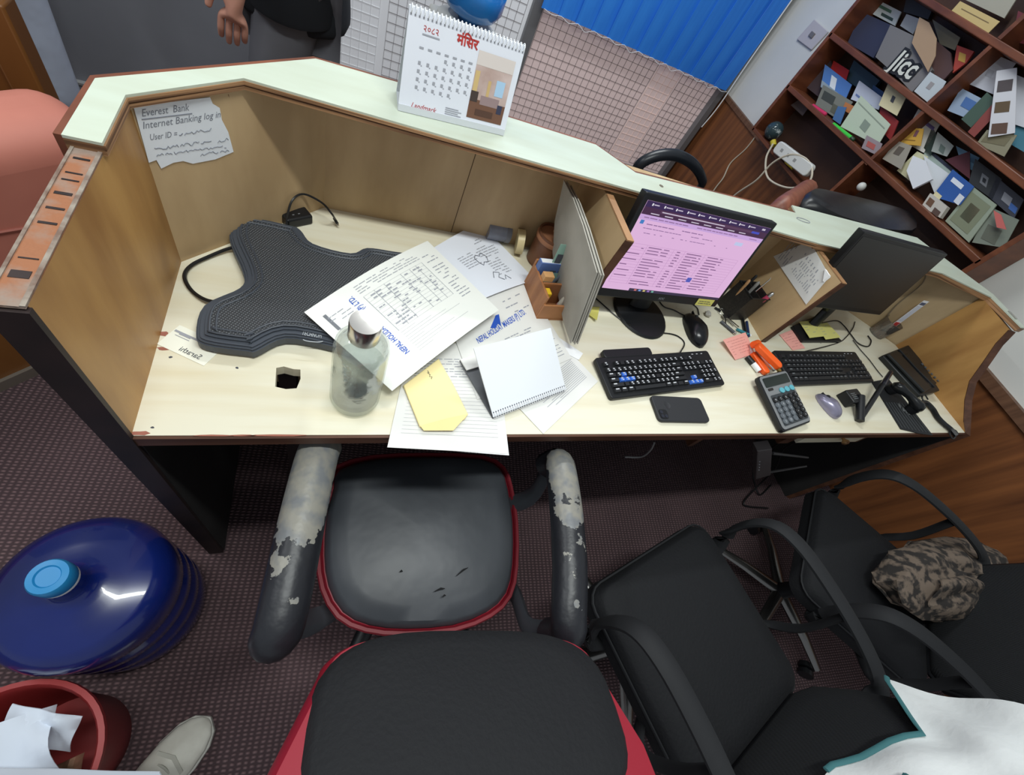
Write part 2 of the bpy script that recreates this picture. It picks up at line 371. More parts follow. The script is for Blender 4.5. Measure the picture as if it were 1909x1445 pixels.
# right end panel with its hollowed front edge, down to the floor
RP, RN = V((2.387, 0, D)), V((1, 0.064, 0))
cur = [(1881, 615), (1857, 640), (1833, 675), (1808, 710), (1799, 745), (1797, 785), (1800, 806)]
cp = [onpl(x, y, RP, RN) for x, y in cur]
pr = [V((2.362, 0.392, 0)), V((2.362, 0.392, D + .287))] + cp + [V((2.387, 0, 0))]
rp = MB().extrude(pr, (0.024, 0.0015, 0)).build('right_panel', PLYO, ct, fixn=True)
band = [V((2.387 + .012, 0, 0.0))] + [p + V((.012, -.001, 0)) for p in cp[::-1]]
MB().tube(band, 0.0145, 4, up=(1, 0, 0)).build('front_edge', BROWN, rp)
LINE = mat('charcoal_shade_lining', (40, 38, 38), 0.8, c2=(30, 28, 28), scale=6)  # added dark sheets: charcoal left face, and knee-space shade put into colour
MB().box(0, .004, 0.0, .334, 0, D - .024).build('lower_shade_lining', LINE, lp)
MB().box(.222, 2.17, .552, .556, 0, D - .024).build('lower_shade_lining', LINE, bp_)
MB().extrude([(2.383, 0.0, 0), (2.383, 0.0, D - .024), (2.358, .39, D - .024), (2.358, .39, 0)], (-.004, 0, 0)).build('lower_shade_lining', LINE, rp)
# ledge
A = [(-.030, .224), (-.030, .345), (.204, .567), (.34, .577), (.78, .586), (.866, .517), (1.44, .567), (1.47, .569), (1.47, .441), (.114, .441), (.003, .326), (.004, .224)]
lg = MB().prism(A, D + .2835, D + .287).build('ledge_top', LEDG, ct)
MB().prism([(x, y) for x, y in A], D + .271, D + .2835).build('ledge_core', EDGE, lg)
def strip(pl, off, z0, z1, mb=None):
    mb = mb or MB(); n = len(pl); out = []
    for i, p in enumerate(pl):
        a = V((*pl[max(i - 1, 0)], 0)); b2 = V((*pl[min(i + 1, n - 1)], 0)); t = (b2 - a).normalized(); nn = V((-t.y, t.x, 0))
        out.append((p[0] + nn.x * off, p[1] + nn.y * off))
    for i in range(n - 1):
        mb.prism([pl[i], pl[i + 1], out[i + 1], out[i]], z0, z1)
    return mb
inn = [(1.47, .441), (.114, .441), (.003, .326), (.004, .224)]
strip(inn, .002, D + .2785, D + .2835).build('moulding', EDGE, lg)
strip(inn, .001, D + .271, D + .2765).build('moulding', EDGE, lg)
strip(A[:8], .007, D + .255, D + .2865).build('outer_edge', RIMB, lg)
def bz(x): return D + .287 + .018 * max(0, min(1, (x - 1.47) / .85))
B = [(1.47, .441), (2.13, .449), (2.365, .379), (2.378, .246), (2.412, .246), (2.412, .40), (2.235, .585), (2.19, .64), (1.482, .607), (1.470, .567)]
def slab(pl, dz0, dz1):
    mb = MB(); n = len(pl)
    mb._add([(x, y, bz(x) + dz0) for x, y in pl] + [(x, y, bz(x) + dz1) for x, y in pl], [tuple(range(n))[::-1], tuple(range(n, 2 * n))] + [(i, (i + 1) % n, n + (i + 1) % n, n + i) for i in range(n)])
    return mb
l2 = slab(B, -.0035, 0.0).build('ledge_top', LEDG, ct)
slab(B, -.020, -.0035).build('ledge_core', EDGE, l2)
MB().prism([(0.93 + .006 * math.cos(a * .785), .492 + .005 * math.sin(a * .785)) for a in range(8)], D + .287, D + .2876).build('bolt_head', mat('dull_metal', (120, 112, 96), 0.5, 0.6), lg)
MB().box(2.387, 2.405, .285, .318, D + .305, D + .308).build('latch_plate', STEEL, l2)
P0 = dk(1498, 410, .289)
MB().tube([(P0.x + .03 * math.cos(a * .524) * (1 if a < 12 else 1), P0.y + .008 * math.sin(a * .524), D + .2885) for a in range(13)], 0.0008, 5).build('pencil_mark', INK, l2)
# dividers
for x, y0, dz in ((.775, .300, .262), (1.503, .322, .264)):
    dv = MB().box(x, x + .016, y0, .556, D, D + dz).build('divider', PLY, ct)
    MB().box(x - .0015, x + .0175, y0 - .004, y0, D, D + dz).build('front_edge', BROWN, dv)
    MB().box(x - .0005, x + .0165, y0 - .004, .44, D + dz, D + dz + .003).build('top_edge', EDGE, dv)
# under the worktop
tr = MB().box(0.50, 1.12, 0.06, 0.36, D - .085, D - .070).build('sliding_tray', BROWN, ct)
MB().box(0.50, 1.12, 0.042, 0.06, D - .090, D - .060).build('tray_front', mat('tray_wood', (110, 72, 54), .5, c2=(84, 52, 40), scale=4, stretch=(1, 8, 8)), tr)
for x in (.478, 1.126): MB().box(x, x + .016, 0.01, 0.36, D - .10, D - .022).build('tray_bracket', BROWN, tr)
dw = MB().box(1.60, 1.93, 0.032, 0.40, D - .125, D - .024).build('drawer', BROWN, ct)
MB().box(1.605, 1.925, 0.022, 0.032, D - .118, D - .03).build('drawer_front', LAM, dw)
MB(Matrix.Translation((1.80, .022, D - .085)) @ Matrix.Rotation(math.pi / 2, 4, 'X')).lathe([(.004, -.004), (.005, .006), (.011, .012), (.012, .018), (.007, .022), (0.001, .023)], 14).build('knob', mat('brass', (190, 150, 110), .3, .9), dw, smooth=True)
for x in (1.55, 1.93): MB().box(x, x + .05, 0.03, 0.42, D - .14, D - .022).build('drawer_runner', BROWN, dw)
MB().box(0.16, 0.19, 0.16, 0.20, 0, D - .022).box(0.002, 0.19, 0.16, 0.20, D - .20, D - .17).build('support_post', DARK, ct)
# ------------------------------------------------------------------ things on the ledge and the left half of the worktop
def cbend(pts, k=4):
    P = [V(p) for p in pts]; n = len(P); out = []
    for i in range(n):
        a, b2, c2, d = P[i - 1], P[i], P[(i + 1) % n], P[(i + 2) % n]
        for j in range(k):
            t = j / k
            out.append(0.5 * (2 * b2 + (c2 - a) * t + (2 * a - 5 * b2 + 4 * c2 - d) * t * t + (3 * b2 - a - 3 * c2 + d) * t ** 3))
    return out
def offs(P, d):
    n = len(P); out = []
    area_ = sum(P[i].x * P[(i + 1) % n].y - P[(i + 1) % n].x * P[i].y for i in range(n)); sg = 1 if area_ > 0 else -1
    for i in range(n):
        t = (P[(i + 2) % n] - P[i - 2]).normalized(); out.append(P[i] + V((-t.y, t.x, 0)) * d * sg)
    return out
# laptop cooling pad
padpx = [(438, 406), (463, 401), (540, 417), (560, 425), (584, 451), (653, 469), (684, 459), (735, 466), (800, 476), (840, 500), (850, 530), (815, 560), (765, 585), (735, 615), (725, 645), (690, 660), (650, 652), (610, 640), (532, 627), (477, 651), (459, 651), (380, 639), (364, 618), (380, 565), (446, 533), (453, 506), (427, 442)]
PADB = mat('pad_plastic', (66, 71, 80), 0.45)
PADM = weave('pad_mesh', (46, 48, 52), (112, 115, 120), 75, 75, 0.6, 0.8, 0.5, 0.002)
out = cbend([dk(x, y, .026) for x, y in padpx], 4)
pad = thing('laptop_cooling_pad', 'dark grey four-armed laptop cooling pad lying on the worktop', 'cooling pad', (dk(600, 550).x, dk(600, 550).y, D))
MB().slabt([p + V((0, 0, -.020)) for p in out], .014).build('body', PADB, pad)
MB().slabt([p + V((0, 0, -.006)) for p in offs(out, .0025)], .0035).build('body_edge', PADB, pad)
MB().slabt([p + V((0, 0, -.0025)) for p in offs(out, .006)], .0026).build('body_top', PADB, pad)
o1, o2, o3 = offs(out, .013), offs(out, .019), offs(out, .028)
MB().slabt(o1, .0035).build('raised_rim', PADB, pad)
MB().slabt([p + V((0, 0, .0036)) for p in o2], .0022).build('mesh_surface', PADM, pad)
for oo, zz in ((o2, .0062), (o3, .0062)):
    q = [p + V((0, 0, zz)) for p in oo]; MB().tube(q + q[:1], .0018, 6, False).build('ridge', PADB, pad, smooth=True)
c0, c1 = dk(562, 624, .027), dk(602, 631, .027)
text('TECHNOM', .0125, frame(c0, c1 - c0), mat('pale_lettering', (190, 194, 198), .5), pad, sx=(c1 - c0).length / .066)
q = dk(584, 634, .0268)
MB().tube([q + V((.016 * math.cos(a) , .004 * math.sin(a), 0)) for a in [3.3 + i * .3 for i in range(10)]], .0007, 5).build('logo_swoosh', MATS['pale_lettering'], pad)
cable('power_lead', [dk(420, 566, .012), dk(383, 559, .010), dk(356, 540, .006), dk(344, 515, .006), dk(356, 495, .006), dk(390, 478, .006), dk(428, 463, .010), dk(452, 462, .012)], .0032, BLK, parent=pad)
# plug adapter and its lead
ad = thing('plug_adapter', 'small black plug adapter with a lead behind the cooling pad', 'adapter', (dk(556, 414).x, dk(556, 414).y, D))
a0, a1 = dk(536, 424, .006), dk(584, 414, .006)
Mx = frame((a0.x, a0.y, D), a1 - a0)
MB(Mx).box(0, (a1 - a0).length, 0, .032, 0, .022).build('body', BLK, ad, bevel=.004)
for i in range(2): MB(Mx).box(.018 + .012 * i, .022 + .012 * i, .012, .014, .022, .0225).build('socket_slot', mat('grey_slot', (120, 122, 126), .5), ad)
b0 = dk(534, 420, .012)
cable('lead', [b0, aty(536, 400, b0.y + .012), aty(546, 372, b0.y + .03), aty(567, 362, b0.y + .05), aty(600, 378, b0.y + .045), aty(618, 398, b0.y + .02), dk(626, 411, .012)], .0022, BLK, parent=ad)
MB().tube([dk(623, 407, .013), dk(629, 417, .010)], .0032, 8).build('plug', BLK, ad); MB().tube([dk(629, 417, .010), dk(631, 421, .009)], .0018, 8).build('plug_tip', STEEL, ad)
# handwritten note on the diagonal panel
NP, NN = V((0, .336, D)), V((1, -1, 0)).normalized()
npx = [(247, 197), (390, 180), (395, 192), (408, 200), (412, 222), (424, 245), (434, 282), (400, 296), (358, 304), (340, 299), (322, 302), (299, 313), (290, 297), (276, 302)]
nt_ = thing('handwritten_note', 'torn white handwritten bank login note taped below the ledge corner', 'note', onpl(340, 300, NP, NN) + NN * .001)
MB().extrude([onpl(x, y, NP, NN) + NN * .0012 for x, y in npx], NN * .0006).build('sheet', mat('note_paper', (226, 230, 236), .8), nt_, fixn=True)
def np_(x, y): return onpl(x, y, NP, NN) + NN * .0021
PEN = mat('pencil_writing', (124, 128, 138), .9)
for s_, p, q, sz in (('Everest  Bank', (262, 216), (352, 204), .010), ('Internet Banking log in', (264, 239), (410, 217), .010), ('User ID = ', (277, 260), (330, 253), .009)):
    a, b2 = np_(*p), np_(*q); M = frame(a, b2 - a, NN)
    t = text(s_, sz, M, PEN, nt_, name='writing', shear=.3)
    xs = [(M.inverted() @ v.co).x for v in t.data.vertices]; k = (b2 - a).length / (max(xs) or 1)
    t.data.transform(M @ Matrix.Diagonal((k, 1.35, 1, 1)) @ M.inverted())
mb = MB()
for p, q in (((262, 221), (356, 210)),): mb.tube([np_(*p), np_(*q)], .0006, 4)
rr = random.Random(3)
for (x0, y0, x1, y1) in ((332, 251, 392, 240), (286, 277, 392, 262), (290, 289, 420, 272), (372, 288, 425, 279), (404, 264, 424, 258)):
    n = int((x1 - x0) / 3.2); pts = []
    for i in range(n + 1):
        t = i / n; x = x0 + (x1 - x0) * t; y = y0 + (y1 - y0) * t
        if rr.random() < .12 and len(pts) > 2: mb.tube(pts, .0005, 4); pts = []
        pts.append(np_(x, y + rr.uniform(-3.4, 2.2)))
    if len(pts) > 1: mb.tube(pts, .0005, 4)
mb.build('scribble', PEN, nt_)['kind'] = 'stuff'
for pl_ in ([(424, 176), (434, 173), (440, 178), (436, 184), (428, 184)], [(430, 187), (438, 186), (444, 198), (442, 210), (434, 204)], [(445, 196), (452, 194), (456, 208), (450, 213)]):
    MB().extrude([onpl(x, y, NP, NN) + NN * .0002 for x, y in pl_], NN * .0004).build('glue_stain', mat('stain_brown', (126, 94, 60), .7), ct, fixn=True)
# business card
def flat_sheet(name, label, cat, px, h, m, th=.0005, parent=None, curl=None, nu=6, nv=6):
    """four photo corners (back-left, back-right, front-right, front-left) on the worktop"""
    hs = h if isinstance(h, (list, tuple)) else [h] * 4
    c = [dk(*p, k) for p, k in zip(px, hs)]
    def fn(u, v):
        p = (c[0] * (1 - u) + c[1] * u) * (1 - v) + (c[3] * (1 - u) + c[2] * u) * v
        if curl: p = p + V((0, 0, curl(u, v)))
        return p
    root = thing(name, label, cat, (sum((k.x for k in c)) / 4, sum((k.y for k in c)) / 4, min(k.z for k in c) - th))
    MB().sheet(fn, nu, nv, th).build('sheet', m, root, smooth=True)
    return root, fn
def fquad(mb, fn, u0, u1, v0, v1, lift=.0005, n=3):
    z = V((0, 0, lift))
    for i in range(n):
        a, b2 = u0 + (u1 - u0) * i / n, u0 + (u1 - u0) * (i + 1) / n
        mb.face([fn(a, v1) + z, fn(b2, v1) + z, fn(b2, v0) + z, fn(a, v0) + z])
def fscrib(mb, fn, u0, u1, v0, v1, rows, h=.3, fill=.85, words=7, rnd=None, lift=.0005):
    rnd = rnd or random
    for r in range(rows):
        v = v0 + (v1 - v0) * (r + .35) / rows; dv = (v1 - v0) / rows * h; u = u0
        while u < u1 - .01:
            wd = (u1 - u0) / words * rnd.uniform(.4, 1.1)
            if rnd.random() < fill: fquad(mb, fn, u, min(u + wd, u1), v, v + dv, lift, 2)
            u += wd * 1.2
def ftext(s, fn, u0, v0, u1, v1, m, parent, hk=1.0, lift=.0006, bold=0.0, name='lettering', upv=-1, shear=0):
    """text running from (u0,v0) to (u1,v1) on the sheet, bent to lie on it"""
    cu = bpy.data.curves.new('t', 'FONT'); cu.body = s; cu.size = 1; cu.resolution_u = 2; cu.offset = bold; cu.shear = shear
    t = bpy.data.objects.new('t', cu); COL.objects.link(t)
    me = bpy.data.meshes.new_from_object(t.evaluated_get(bpy.context.evaluated_depsgraph_get())); bpy.data.objects.remove(t); bpy.data.curves.remove(cu)
    W_ = max(v.co.x for v in me.vertices)
    a, b2 = fn(u0, v0), fn(u1, v1); L_ = (b2 - a).length
    du = (fn(u0 + .01, v0) - a).length / .01; dv = (fn(u0, v0 + .01) - a).length / .01
    e = V((u1 - u0, v1 - v0)); ex = V(((u1 - u0) * du, (v1 - v0) * dv)).normalized(); ey = V((-ex.y, ex.x)) * upv
    for v in me.vertices:
        t_ = v.co.x / W_; hh = v.co.y * L_ / W_ * hk
        v.co = fn(u0 + e.x * t_ + ey.x * hh / du, v0 + e.y * t_ + ey.y * hh / dv) + V((0, 0, lift))
    me.materials.clear(); me.materials.append(m); me.name = name
    o = bpy.data.objects.new(name, me); COL.objects.link(o); o.parent = parent; o.matrix_parent_inverse = wm(parent).inverted()
    return o
cardr, fn = flat_sheet('business_card', 'cream business card half under the cooling pad beside the left panel', 'business card', [(421, 644), (380, 682), (292, 641), (335, 606)], .0009, mat('card_stock', (240, 240, 226), .7), .0006)
ftext('Sarathi', fn, .88, .16, .88, .60, INKD, cardr, 1.1, upv=1)
mb = MB(); fscrib(mb, fn, .22, .30, .1, .8, 1, .9, 1, 1); 
for i in range(5): fquad(mb, fn, .10 + .08 * i, .125 + .08 * i, .06, .30 + .08 * (i % 3), n=1)
fquad(mb, fn, .30, .34, .62, .86, n=1); fquad(mb, fn, .40, .425, .60, .90, n=1); mb.build('small_print', INK, cardr)
# --- papers, bottom to top
E_, fE = flat_sheet('lined_sheet', 'white ruled sheet hanging over the worktop edge under the yellow envelope', 'paper', [(765, 640), (925, 640), (948, 846), (722, 834)], [.0016, .0016, .0035, .0035], PAPERG)
mb = MB()
for i in range(16): fquad(mb, fE, .08, .92, .38 + i * .033, .3815 + i * .033)
fscrib(mb, fE, .1, .9, .16, .36, 8, .25, .8, 9); mb.build('ruled_lines', INK, E_)
Eb, _ = flat_sheet('loose_sheet', 'plain sheet just showing below the ruled sheet at the worktop edge', 'paper', [(770, 650), (926, 650), (949, 849), (733, 832)], [.0008, .0008, .0026, .0024], PAPER)
D_, fD = flat_sheet('printed_sheet', 'grey printed sheet with text lines poking out right of the tent calendar', 'paper', [(1040, 632), (1115, 711), (1013, 809), (925, 715)], [.0014, .0014, .0014, .0026], PAPERG)
mb = MB(); fscrib(mb, fD, .30, .36, .05, .6, 1, .9, 1, 1)
for i in range(14): fquad(mb, fD, .42 + i * .03, .428 + i * .03, .08, .55 + .1 * (i % 3), n=2)
mb.build('printed_lines', INK, D_)
SL, _ = flat_sheet('paper_slip', 'narrow white slip between the tent calendar and the keyboard', 'paper', [(1031, 622), (1087, 659), (1079, 671), (1020, 640)], .0026, PAPER, nu=3, nv=2)
LTR = [(905, 549), (975, 517), (1062, 668), (900, 735), ]
C_, fC = flat_sheet('letterhead_sheet', 'grey letterhead sheet with blue bird logo under the tent calendar', 'paper', [(832, 588), (974, 517), (1066, 668), (890, 745)], [.0032, .0045, .0035, .0042], PAPERG)
def inv(fn, px, py, h):
    """sheet coordinates of a photo point"""
    p = dk(px, py, h); u = v = .5
    for _ in range(12):
        f0 = fn(u, v); fu = (fn(u + .01, v) - f0) * 100; fv = (fn(u, v + .01) - f0) * 100; e = p - f0
        det = fu.x * fv.y - fu.y * fv.x; u += (e.x * fv.y - e.y * fv.x) / det; v += (fu.x * e.y - fu.y * e.x) / det
    return u, v
a, b2 = inv(fC, 892, 641, .004), inv(fC, 981, 585, .004)
ftext('NEPAL HOLIDAY MAKERS (P) LTD.', fC, *a, *b2, INKB, C_, 1.9, bold=.012)
mb = MB(); lift = V((0, 0, .0006))
for tri in (((914, 612), (924, 588), (930, 586), (924, 612)), ((924, 612), (930, 586), (934, 606), (928, 604))):
    mb.face([fC(*inv(fC, x, y, .004)) + lift for x, y in tri])
mb.build('bird_logo', INKB, C_, fixn=True)
mb = MB(); fscrib(mb, fC, *(lambda a, b: (a[0], b[0] + .04, a[1], a[1] + .06))(inv(fC, 908, 645, .004), inv(fC, 985, 592, .004)), 2, .35, .8, 10)
fscrib(mb, fC, .62, .88, .12, .36, 3, .16, .75, 4); fscrib(mb, fC, .1, .95, .66, .95, 8, .2, .8, 9); mb.build('small_print', INK, C_)
B_, fB = flat_sheet('doodled_sheet', 'white printed sheet with doodles beside the wooden pen stand', 'paper', [(770, 486), (894, 415), (998, 522), (880, 566)], [.010, .006, .006, .008], mat('cool_white_paper', (228, 232, 242), .8), curl=lambda u, v: .006 * math.sin(u * 3.1))
mb = MB()
for u0, v0, w_, n in ((.60, .30, .20, 5), (.60, .52, .2, 7), (.80, .34, .1, 4), (.68, .18, .12, 2), (.35, .3, .2, 6)):
    fscrib(mb, fB, u0, u0 + w_, v0, v0 + n * .038, n, .3, .85, 3)
mb.build('printed_lines', INK, B_)
mb = MB()
for pts in (((.52, .42), (.56, .38), (.60, .42), (.64, .38), (.67, .46), (.63, .54), (.58, .52), (.54, .56), (.52, .50), (.52, .42)), ((.50, .78), (.56, .70), (.62, .74), (.56, .80), (.60, .86)), ((.62, .86), (.66, .80), (.69, .88))):
    mb.tube([fB(*p) + lift for p in pts], .0008, 4)
mb.build('pen_doodle', INKD, B_)
A_, fA = flat_sheet('form_sheet', 'large printed form sheet lying across the cooling pad behind the glass bottle', 'paper', [(567, 582), (797, 449), (930, 578), (731, 729)], [.046, .044, .034, .026], mat('form_paper', (233, 234, 228), .8), curl=lambda u, v: .012 * math.sin(u * math.pi) * (1 - .3 * v), nu=12, nv=12)
def iA(px, py): return inv(fA, px, py, .036)
a, b2 = iA(764, 656), iA(655, 563)
ftext('NEPAL HOLIDAY MAKERS (P) LTD.', fA, *a, *b2, INKB, A_, 1.7, bold=.012)
mb = MB()
a = iA(700, 530); b2 = iA(790, 480); c2 = iA(880, 570)
for i in range(13): fquad(mb, fA, .30, .80, .18 + i * .036, .1815 + i * .036, n=5)
for u in (.30, .38, .46, .60, .68, .74, .80): fquad(mb, fA, u, u + .003, .18, .615, n=1)
for i in range(9): fquad(mb, fA, .30, .30 + .12 * (1 + i % 4), .64 + i * .028, .642 + i * .028, n=4)
for i in range(6): fquad(mb, fA, .05, .07, .12, .3, n=1)
fscrib(mb, fA, .3, .82, .05, .15, 4, .25, .8, 12); fscrib(mb, fA, .84, .95, .12, .7, 16, .25, .6, 2); fscrib(mb, fA, .06, .2, .15, .5, 10, .2, .6, 3)
fscrib(mb, fA, .32, .78, .19, .6, 12, .35, .35, 12)
mb.build('printed_table', INK, A_)
# yellow envelope
env = [(752, 718), (818, 668), (846, 718), (873, 772), (844, 803), (788, 803)]
ec = [dk(x, y, .009) for x, y in env]
ev = thing('envelope', 'pale yellow closed envelope lying on the ruled sheet', 'envelope', (ec[0].x, ec[0].y, D))
MB().extrude([p - V((0, 0, .0045)) for p in [ec[0], ec[1], ec[2], ec[3], dk(866, 782, .009), dk(783, 796, .009)]], (0, 0, .0045)).build('body', mat('envelope_paper', (246, 228, 168), .75), ev, bevel=.0015, smooth=True, fixn=True)
MB().extrude([dk(783, 794, .0094), dk(838, 779, .0094), dk(873, 772, .0094), dk(845, 803, .0094), dk(790, 803, .0094)], (0, 0, .0008)).build('flap', mat('envelope_flap', (240, 220, 156), .75), ev, fixn=True)
mb = MB(); pa, pb = dk(797, 692, .0094), dk(806, 707, .0094)
mb.tube([pa.lerp(pb, t / 8) + V((.0025 * math.sin(t * 2.3), .0012 * math.cos(t * 3), 0)) for t in range(9)], .0006, 4); mb.build('handwriting', INKD, ev)
# tent calendar lying open on the worktop, blank side up
BL, BR, up_ = lean((920, 778), (1055, 726), (884, 652), (1026, 609), .010)
tc = thing('tent_calendar', 'blank white spiral tent calendar lying open among the papers', 'calendar', (BL.x, BL.y, D + .004))
U = BR - BL; nn = U.cross(up_).normalized(); nn = nn if nn.z > 0 else -nn
MB().extrude([BL, BR, BR + up_, BL + up_], -nn * .002).build('upper_leaf', mat('calendar_card', (232, 235, 240), .6), tc, fixn=True)
k1 = dk(857, 672, .012); k2 = k1 + U
MB().extrude([BL - V((0, 0, .004)), BR - V((0, 0, .004)), k2, k1], (0, 0, -.0025)).build('lower_leaf', mat('calendar_back', (90, 92, 96), .6), tc, fixn=True)
MB().extrude([k1 + V((0, 0, .001)), k2 + V((0, 0, .001)), k2 + (BR - k2) * .2 + V((0, 0, .002)), k1 + (BL - k1) * .2 + V((0, 0, .002))], (0, 0, .003)).build('page_block', PAPERG, tc, fixn=True)
def spiral(root, P0, U, ax_in, r, n, m, wr=.0007):
    """a row of wire rings along an edge"""
    for i in range(n):
        c = P0 + U * ((i + .5) / n); e1 = ax_in.normalized(); e2 = U.normalized().cross(e1)
        ring = [c + e1 * (r * math.cos(a * .5236) + r * .4) + e2 * r * math.sin(a * .5236) for a in range(13)]
        if i == 0: src = MB().tube(ring, wr, 4, False).build('ring', m, root); base = c
        else:
            o = inst(src, root, Matrix.Translation(c - base))
spiral(tc, BL, U, up_, .005, 34, mat('white_wire_ring', (225, 226, 228), .4), .0008)
mb = MB(); P = patch(BL, U, up_)
for i in range(34): quad(mb, P, (i + .3) / 34, (i + .7) / 34, .055, .075)
mb.build('punch_holes', INKD, tc)
# desk calendar on the ledge
BL, BR, up_ = lean((742, 203), (939, 251), (764, 8), (980, 88), .2895)
dc = thing('desk_calendar', 'white spiral desk calendar with a room photo standing on the ledge', 'calendar', (BL.x, BL.y + .03, D + .287))
U = BR - BL; nn = U.cross(up_).normalized(); nn = nn if nn.y < 0 else -nn
CARD = mat('calendar_page', (224, 227, 236), .55)
MB().extrude([BL, BR, BR + up_, BL + up_], -nn * .003).build('page_block', CARD, dc, fixn=True)
MB().extrude([BL + V((0, 0, -.0022)) - nn * .0, BR + V((0, 0, -.0022)), BR + up_ * .06 + nn * .0, BL + up_ * .06], nn * .0015).build('base_card', mat('calendar_board', (206, 210, 214), .6), dc, fixn=True)
bk = V((0, .062, 0)); zt = V((0, 0, -.0024))
MB().extrude([BL + up_ - nn * .004, BR + up_ - nn * .004, BR + bk + zt, BL + bk + zt], V((0, .002, .001))).build('back_board', MATS['calendar_board'], dc, fixn=True)
MB().extrude([BL + zt, BR + zt, BR + bk + zt, BL + bk + zt], V((0, 0, .0012))).build('foot_board', MATS['calendar_board'], dc, fixn=True)
spiral(dc, BL + up_, U, -up_, .0055, 30, mat('ring_white', (232, 234, 236), .35), .0009)
P = patch(BL, U, up_); L0 = .0006
mb = MB()
for i in range(30): quad(mb, P, (i + .35) / 30, (i + .65) / 30, .925, .945, L0)
mb.build('punch_holes', mat('hole_grey', (150, 152, 160), .8), dc)
M = frame(BL + up_ * .82 + U * .12 + nn * L0, U, nn)
RED = mat('calendar_red', (176, 52, 48), .7)
text('२०८२', .012, M, RED, dc, name='year')
text('मंिसर', .019, frame(BL + up_ * .81 + U * .40 + nn * L0, U, nn), RED, dc, name='month', align='LEFT', bold=.0006)
text('Landmark', .011, frame(BL + up_ * .055 + U * .10 + nn * L0, U, nn), RED, dc, name='brand_script', shear=.35)
mb = MB()
quad(mb, P, .12, .26, .785, .80, L0)
for r_ in range(5):
    for k in range(7):
        if r_ == 0 and k < 3: continue
        if r_ == 4 and k > 4: continue
        u = .115 + k * .070; v = .585 - r_ * .082
        quad(mb, P, u, u + .022, v, v + .034, L0); quad(mb, P, u + .024, u + .034, v - .012, v - .002, L0)
for k in range(7): quad(mb, P, .11 + k * .07, .145 + k * .07, .655, .675, L0)
for i in range(5): quad(mb, P, .40, .52 + .03 * (i % 2), .05 + .022 * i, .06 + .022 * i, L0)
mb.build('date_grid', INK, dc)
# the printed room picture
def pic(cols, name, u0, u1, v0, v1, parent):
    for c, (a, b2, c2, d), nm in cols:
        m_ = MB(); quad(m_, P, u0 + (u1 - u0) * a, u0 + (u1 - u0) * b2, v0 + (v1 - v0) * c2, v0 + (v1 - v0) * d, L0 + .00005 * cols.index((c, (a, b2, c2, d), nm)))
        m_.build(nm, mat('print_%d_%d_%d' % c, c, .6), parent)
pf = MB(); quad(pf, P, .60, .945, .10, .82, .0004); pf = pf.build('picture', mat('picture_wall', (206, 186, 180), .5, c2=(176, 150, 140), scale=18), dc)
pic([((214, 204, 198), (0, 1, .80, 1), 'ceiling_print'), ((112, 78, 60), (0, 1, 0, .30), 'floor_print'), ((206, 178, 122), (.02, .14, .42, .72), 'curtain_print'), ((200, 170, 116), (.40, .48, .38, .62), 'curtain_print'), ((168, 200, 226), (.62, .86, .42, .66), 'window_print'), ((150, 128, 128), (.28, .80, .24, .38), 'sofa_print'), ((66, 54, 50), (0, .20, .26, .42), 'chair_print'), ((54, 56, 78), (.78, .92, .16, .30), 'chair_print'), ((84, 58, 46), (.2, .7, .06, .16), 'table_print')], 'p', .60, .945, .10, .82, pf)
# ------------------------------------------------------------------ bottle, pen stand, boards
def thin_glass(name, tint, base=.08, rough=.04, bump=.0, haze=.05):  # haze: white share brightening the glass, in place of light scattered inside
    m = mat(name, (255, 255, 255), .1); nt = m.node_tree; N = nt.nodes; L = nt.links
    t = N.new('ShaderNodeBsdfTransparent'); t.inputs[0].default_value = lin(tint); g = N.new('ShaderNodeBsdfGlossy'); g.inputs['Roughness'].default_value = rough
    lw = N.new('ShaderNodeLayerWeight'); lw.inputs[0].default_value = .35; mr = N.new('ShaderNodeMapRange'); mr.inputs['To Min'].default_value = base; mr.inputs['To Max'].default_value = .36
    L.new(lw.outputs['Facing'], mr.inputs[0]); mx = N.new('ShaderNodeMixShader'); L.new(mr.outputs[0], mx.inputs[0]); L.new(t.outputs[0], mx.inputs[1]); L.new(g.outputs[0], mx.inputs[2]); df = N.new('ShaderNodeBsdfDiffuse'); df.inputs[0].default_value = lin((236, 240, 238)); m3 = N.new('ShaderNodeMixShader'); m3.inputs[0].default_value = haze
    L.new(mx.outputs[0], m3.inputs[1]); L.new(df.outputs[0], m3.inputs[2]); L.new(m3.outputs[0], N['Material Output'].inputs[0])
    if bump:
        tc = N.new('ShaderNodeTexCoord'); nz = N.new('ShaderNodeTexNoise'); nz.inputs['Scale'].default_value = 45; L.new(tc.outputs['Object'], nz.inputs['Vector'])
        bp = N.new('ShaderNodeBump'); bp.inputs['Strength'].default_value = bump; bp.inputs['Distance'].default_value = .01; L.new(nz.outputs['Fac'], bp.inputs['Height']); L.new(bp.outputs[0], g.inputs['Normal']); L.new(bp.outputs[0], lw.inputs['Normal'])
    return m
GLASS = thin_glass('clear_glass', (248, 250, 248), .04, .08, .25)
b0 = dk(661, 743)
bo = thing('water_bottle', 'clear rippled glass water bottle with a steel cap on the worktop', 'bottle', (b0.x, b0.y, D))
r_ = .0405
prof = [(.001, .0008), (r_ * .80, .0008), (r_ * .93, .004), (r_, .013), (r_ * 1.0, .07), (r_ * .985, .146), (r_ * .93, .161), (r_ * .78, .171), (.0210, .177), (.0200, .190),
        (.0180, .190), (.0185, .176), (r_ * .70, .167), (r_ * .87, .158), (r_ * .93, .145), (r_ * .945, .07), (r_ * .93, .018), (r_ * .8, .012), (.001, .0115)]
MB().lathe(prof, 40, (b0.x, b0.y, D)).build('glass', GLASS, bo, smooth=True, fixn=True)
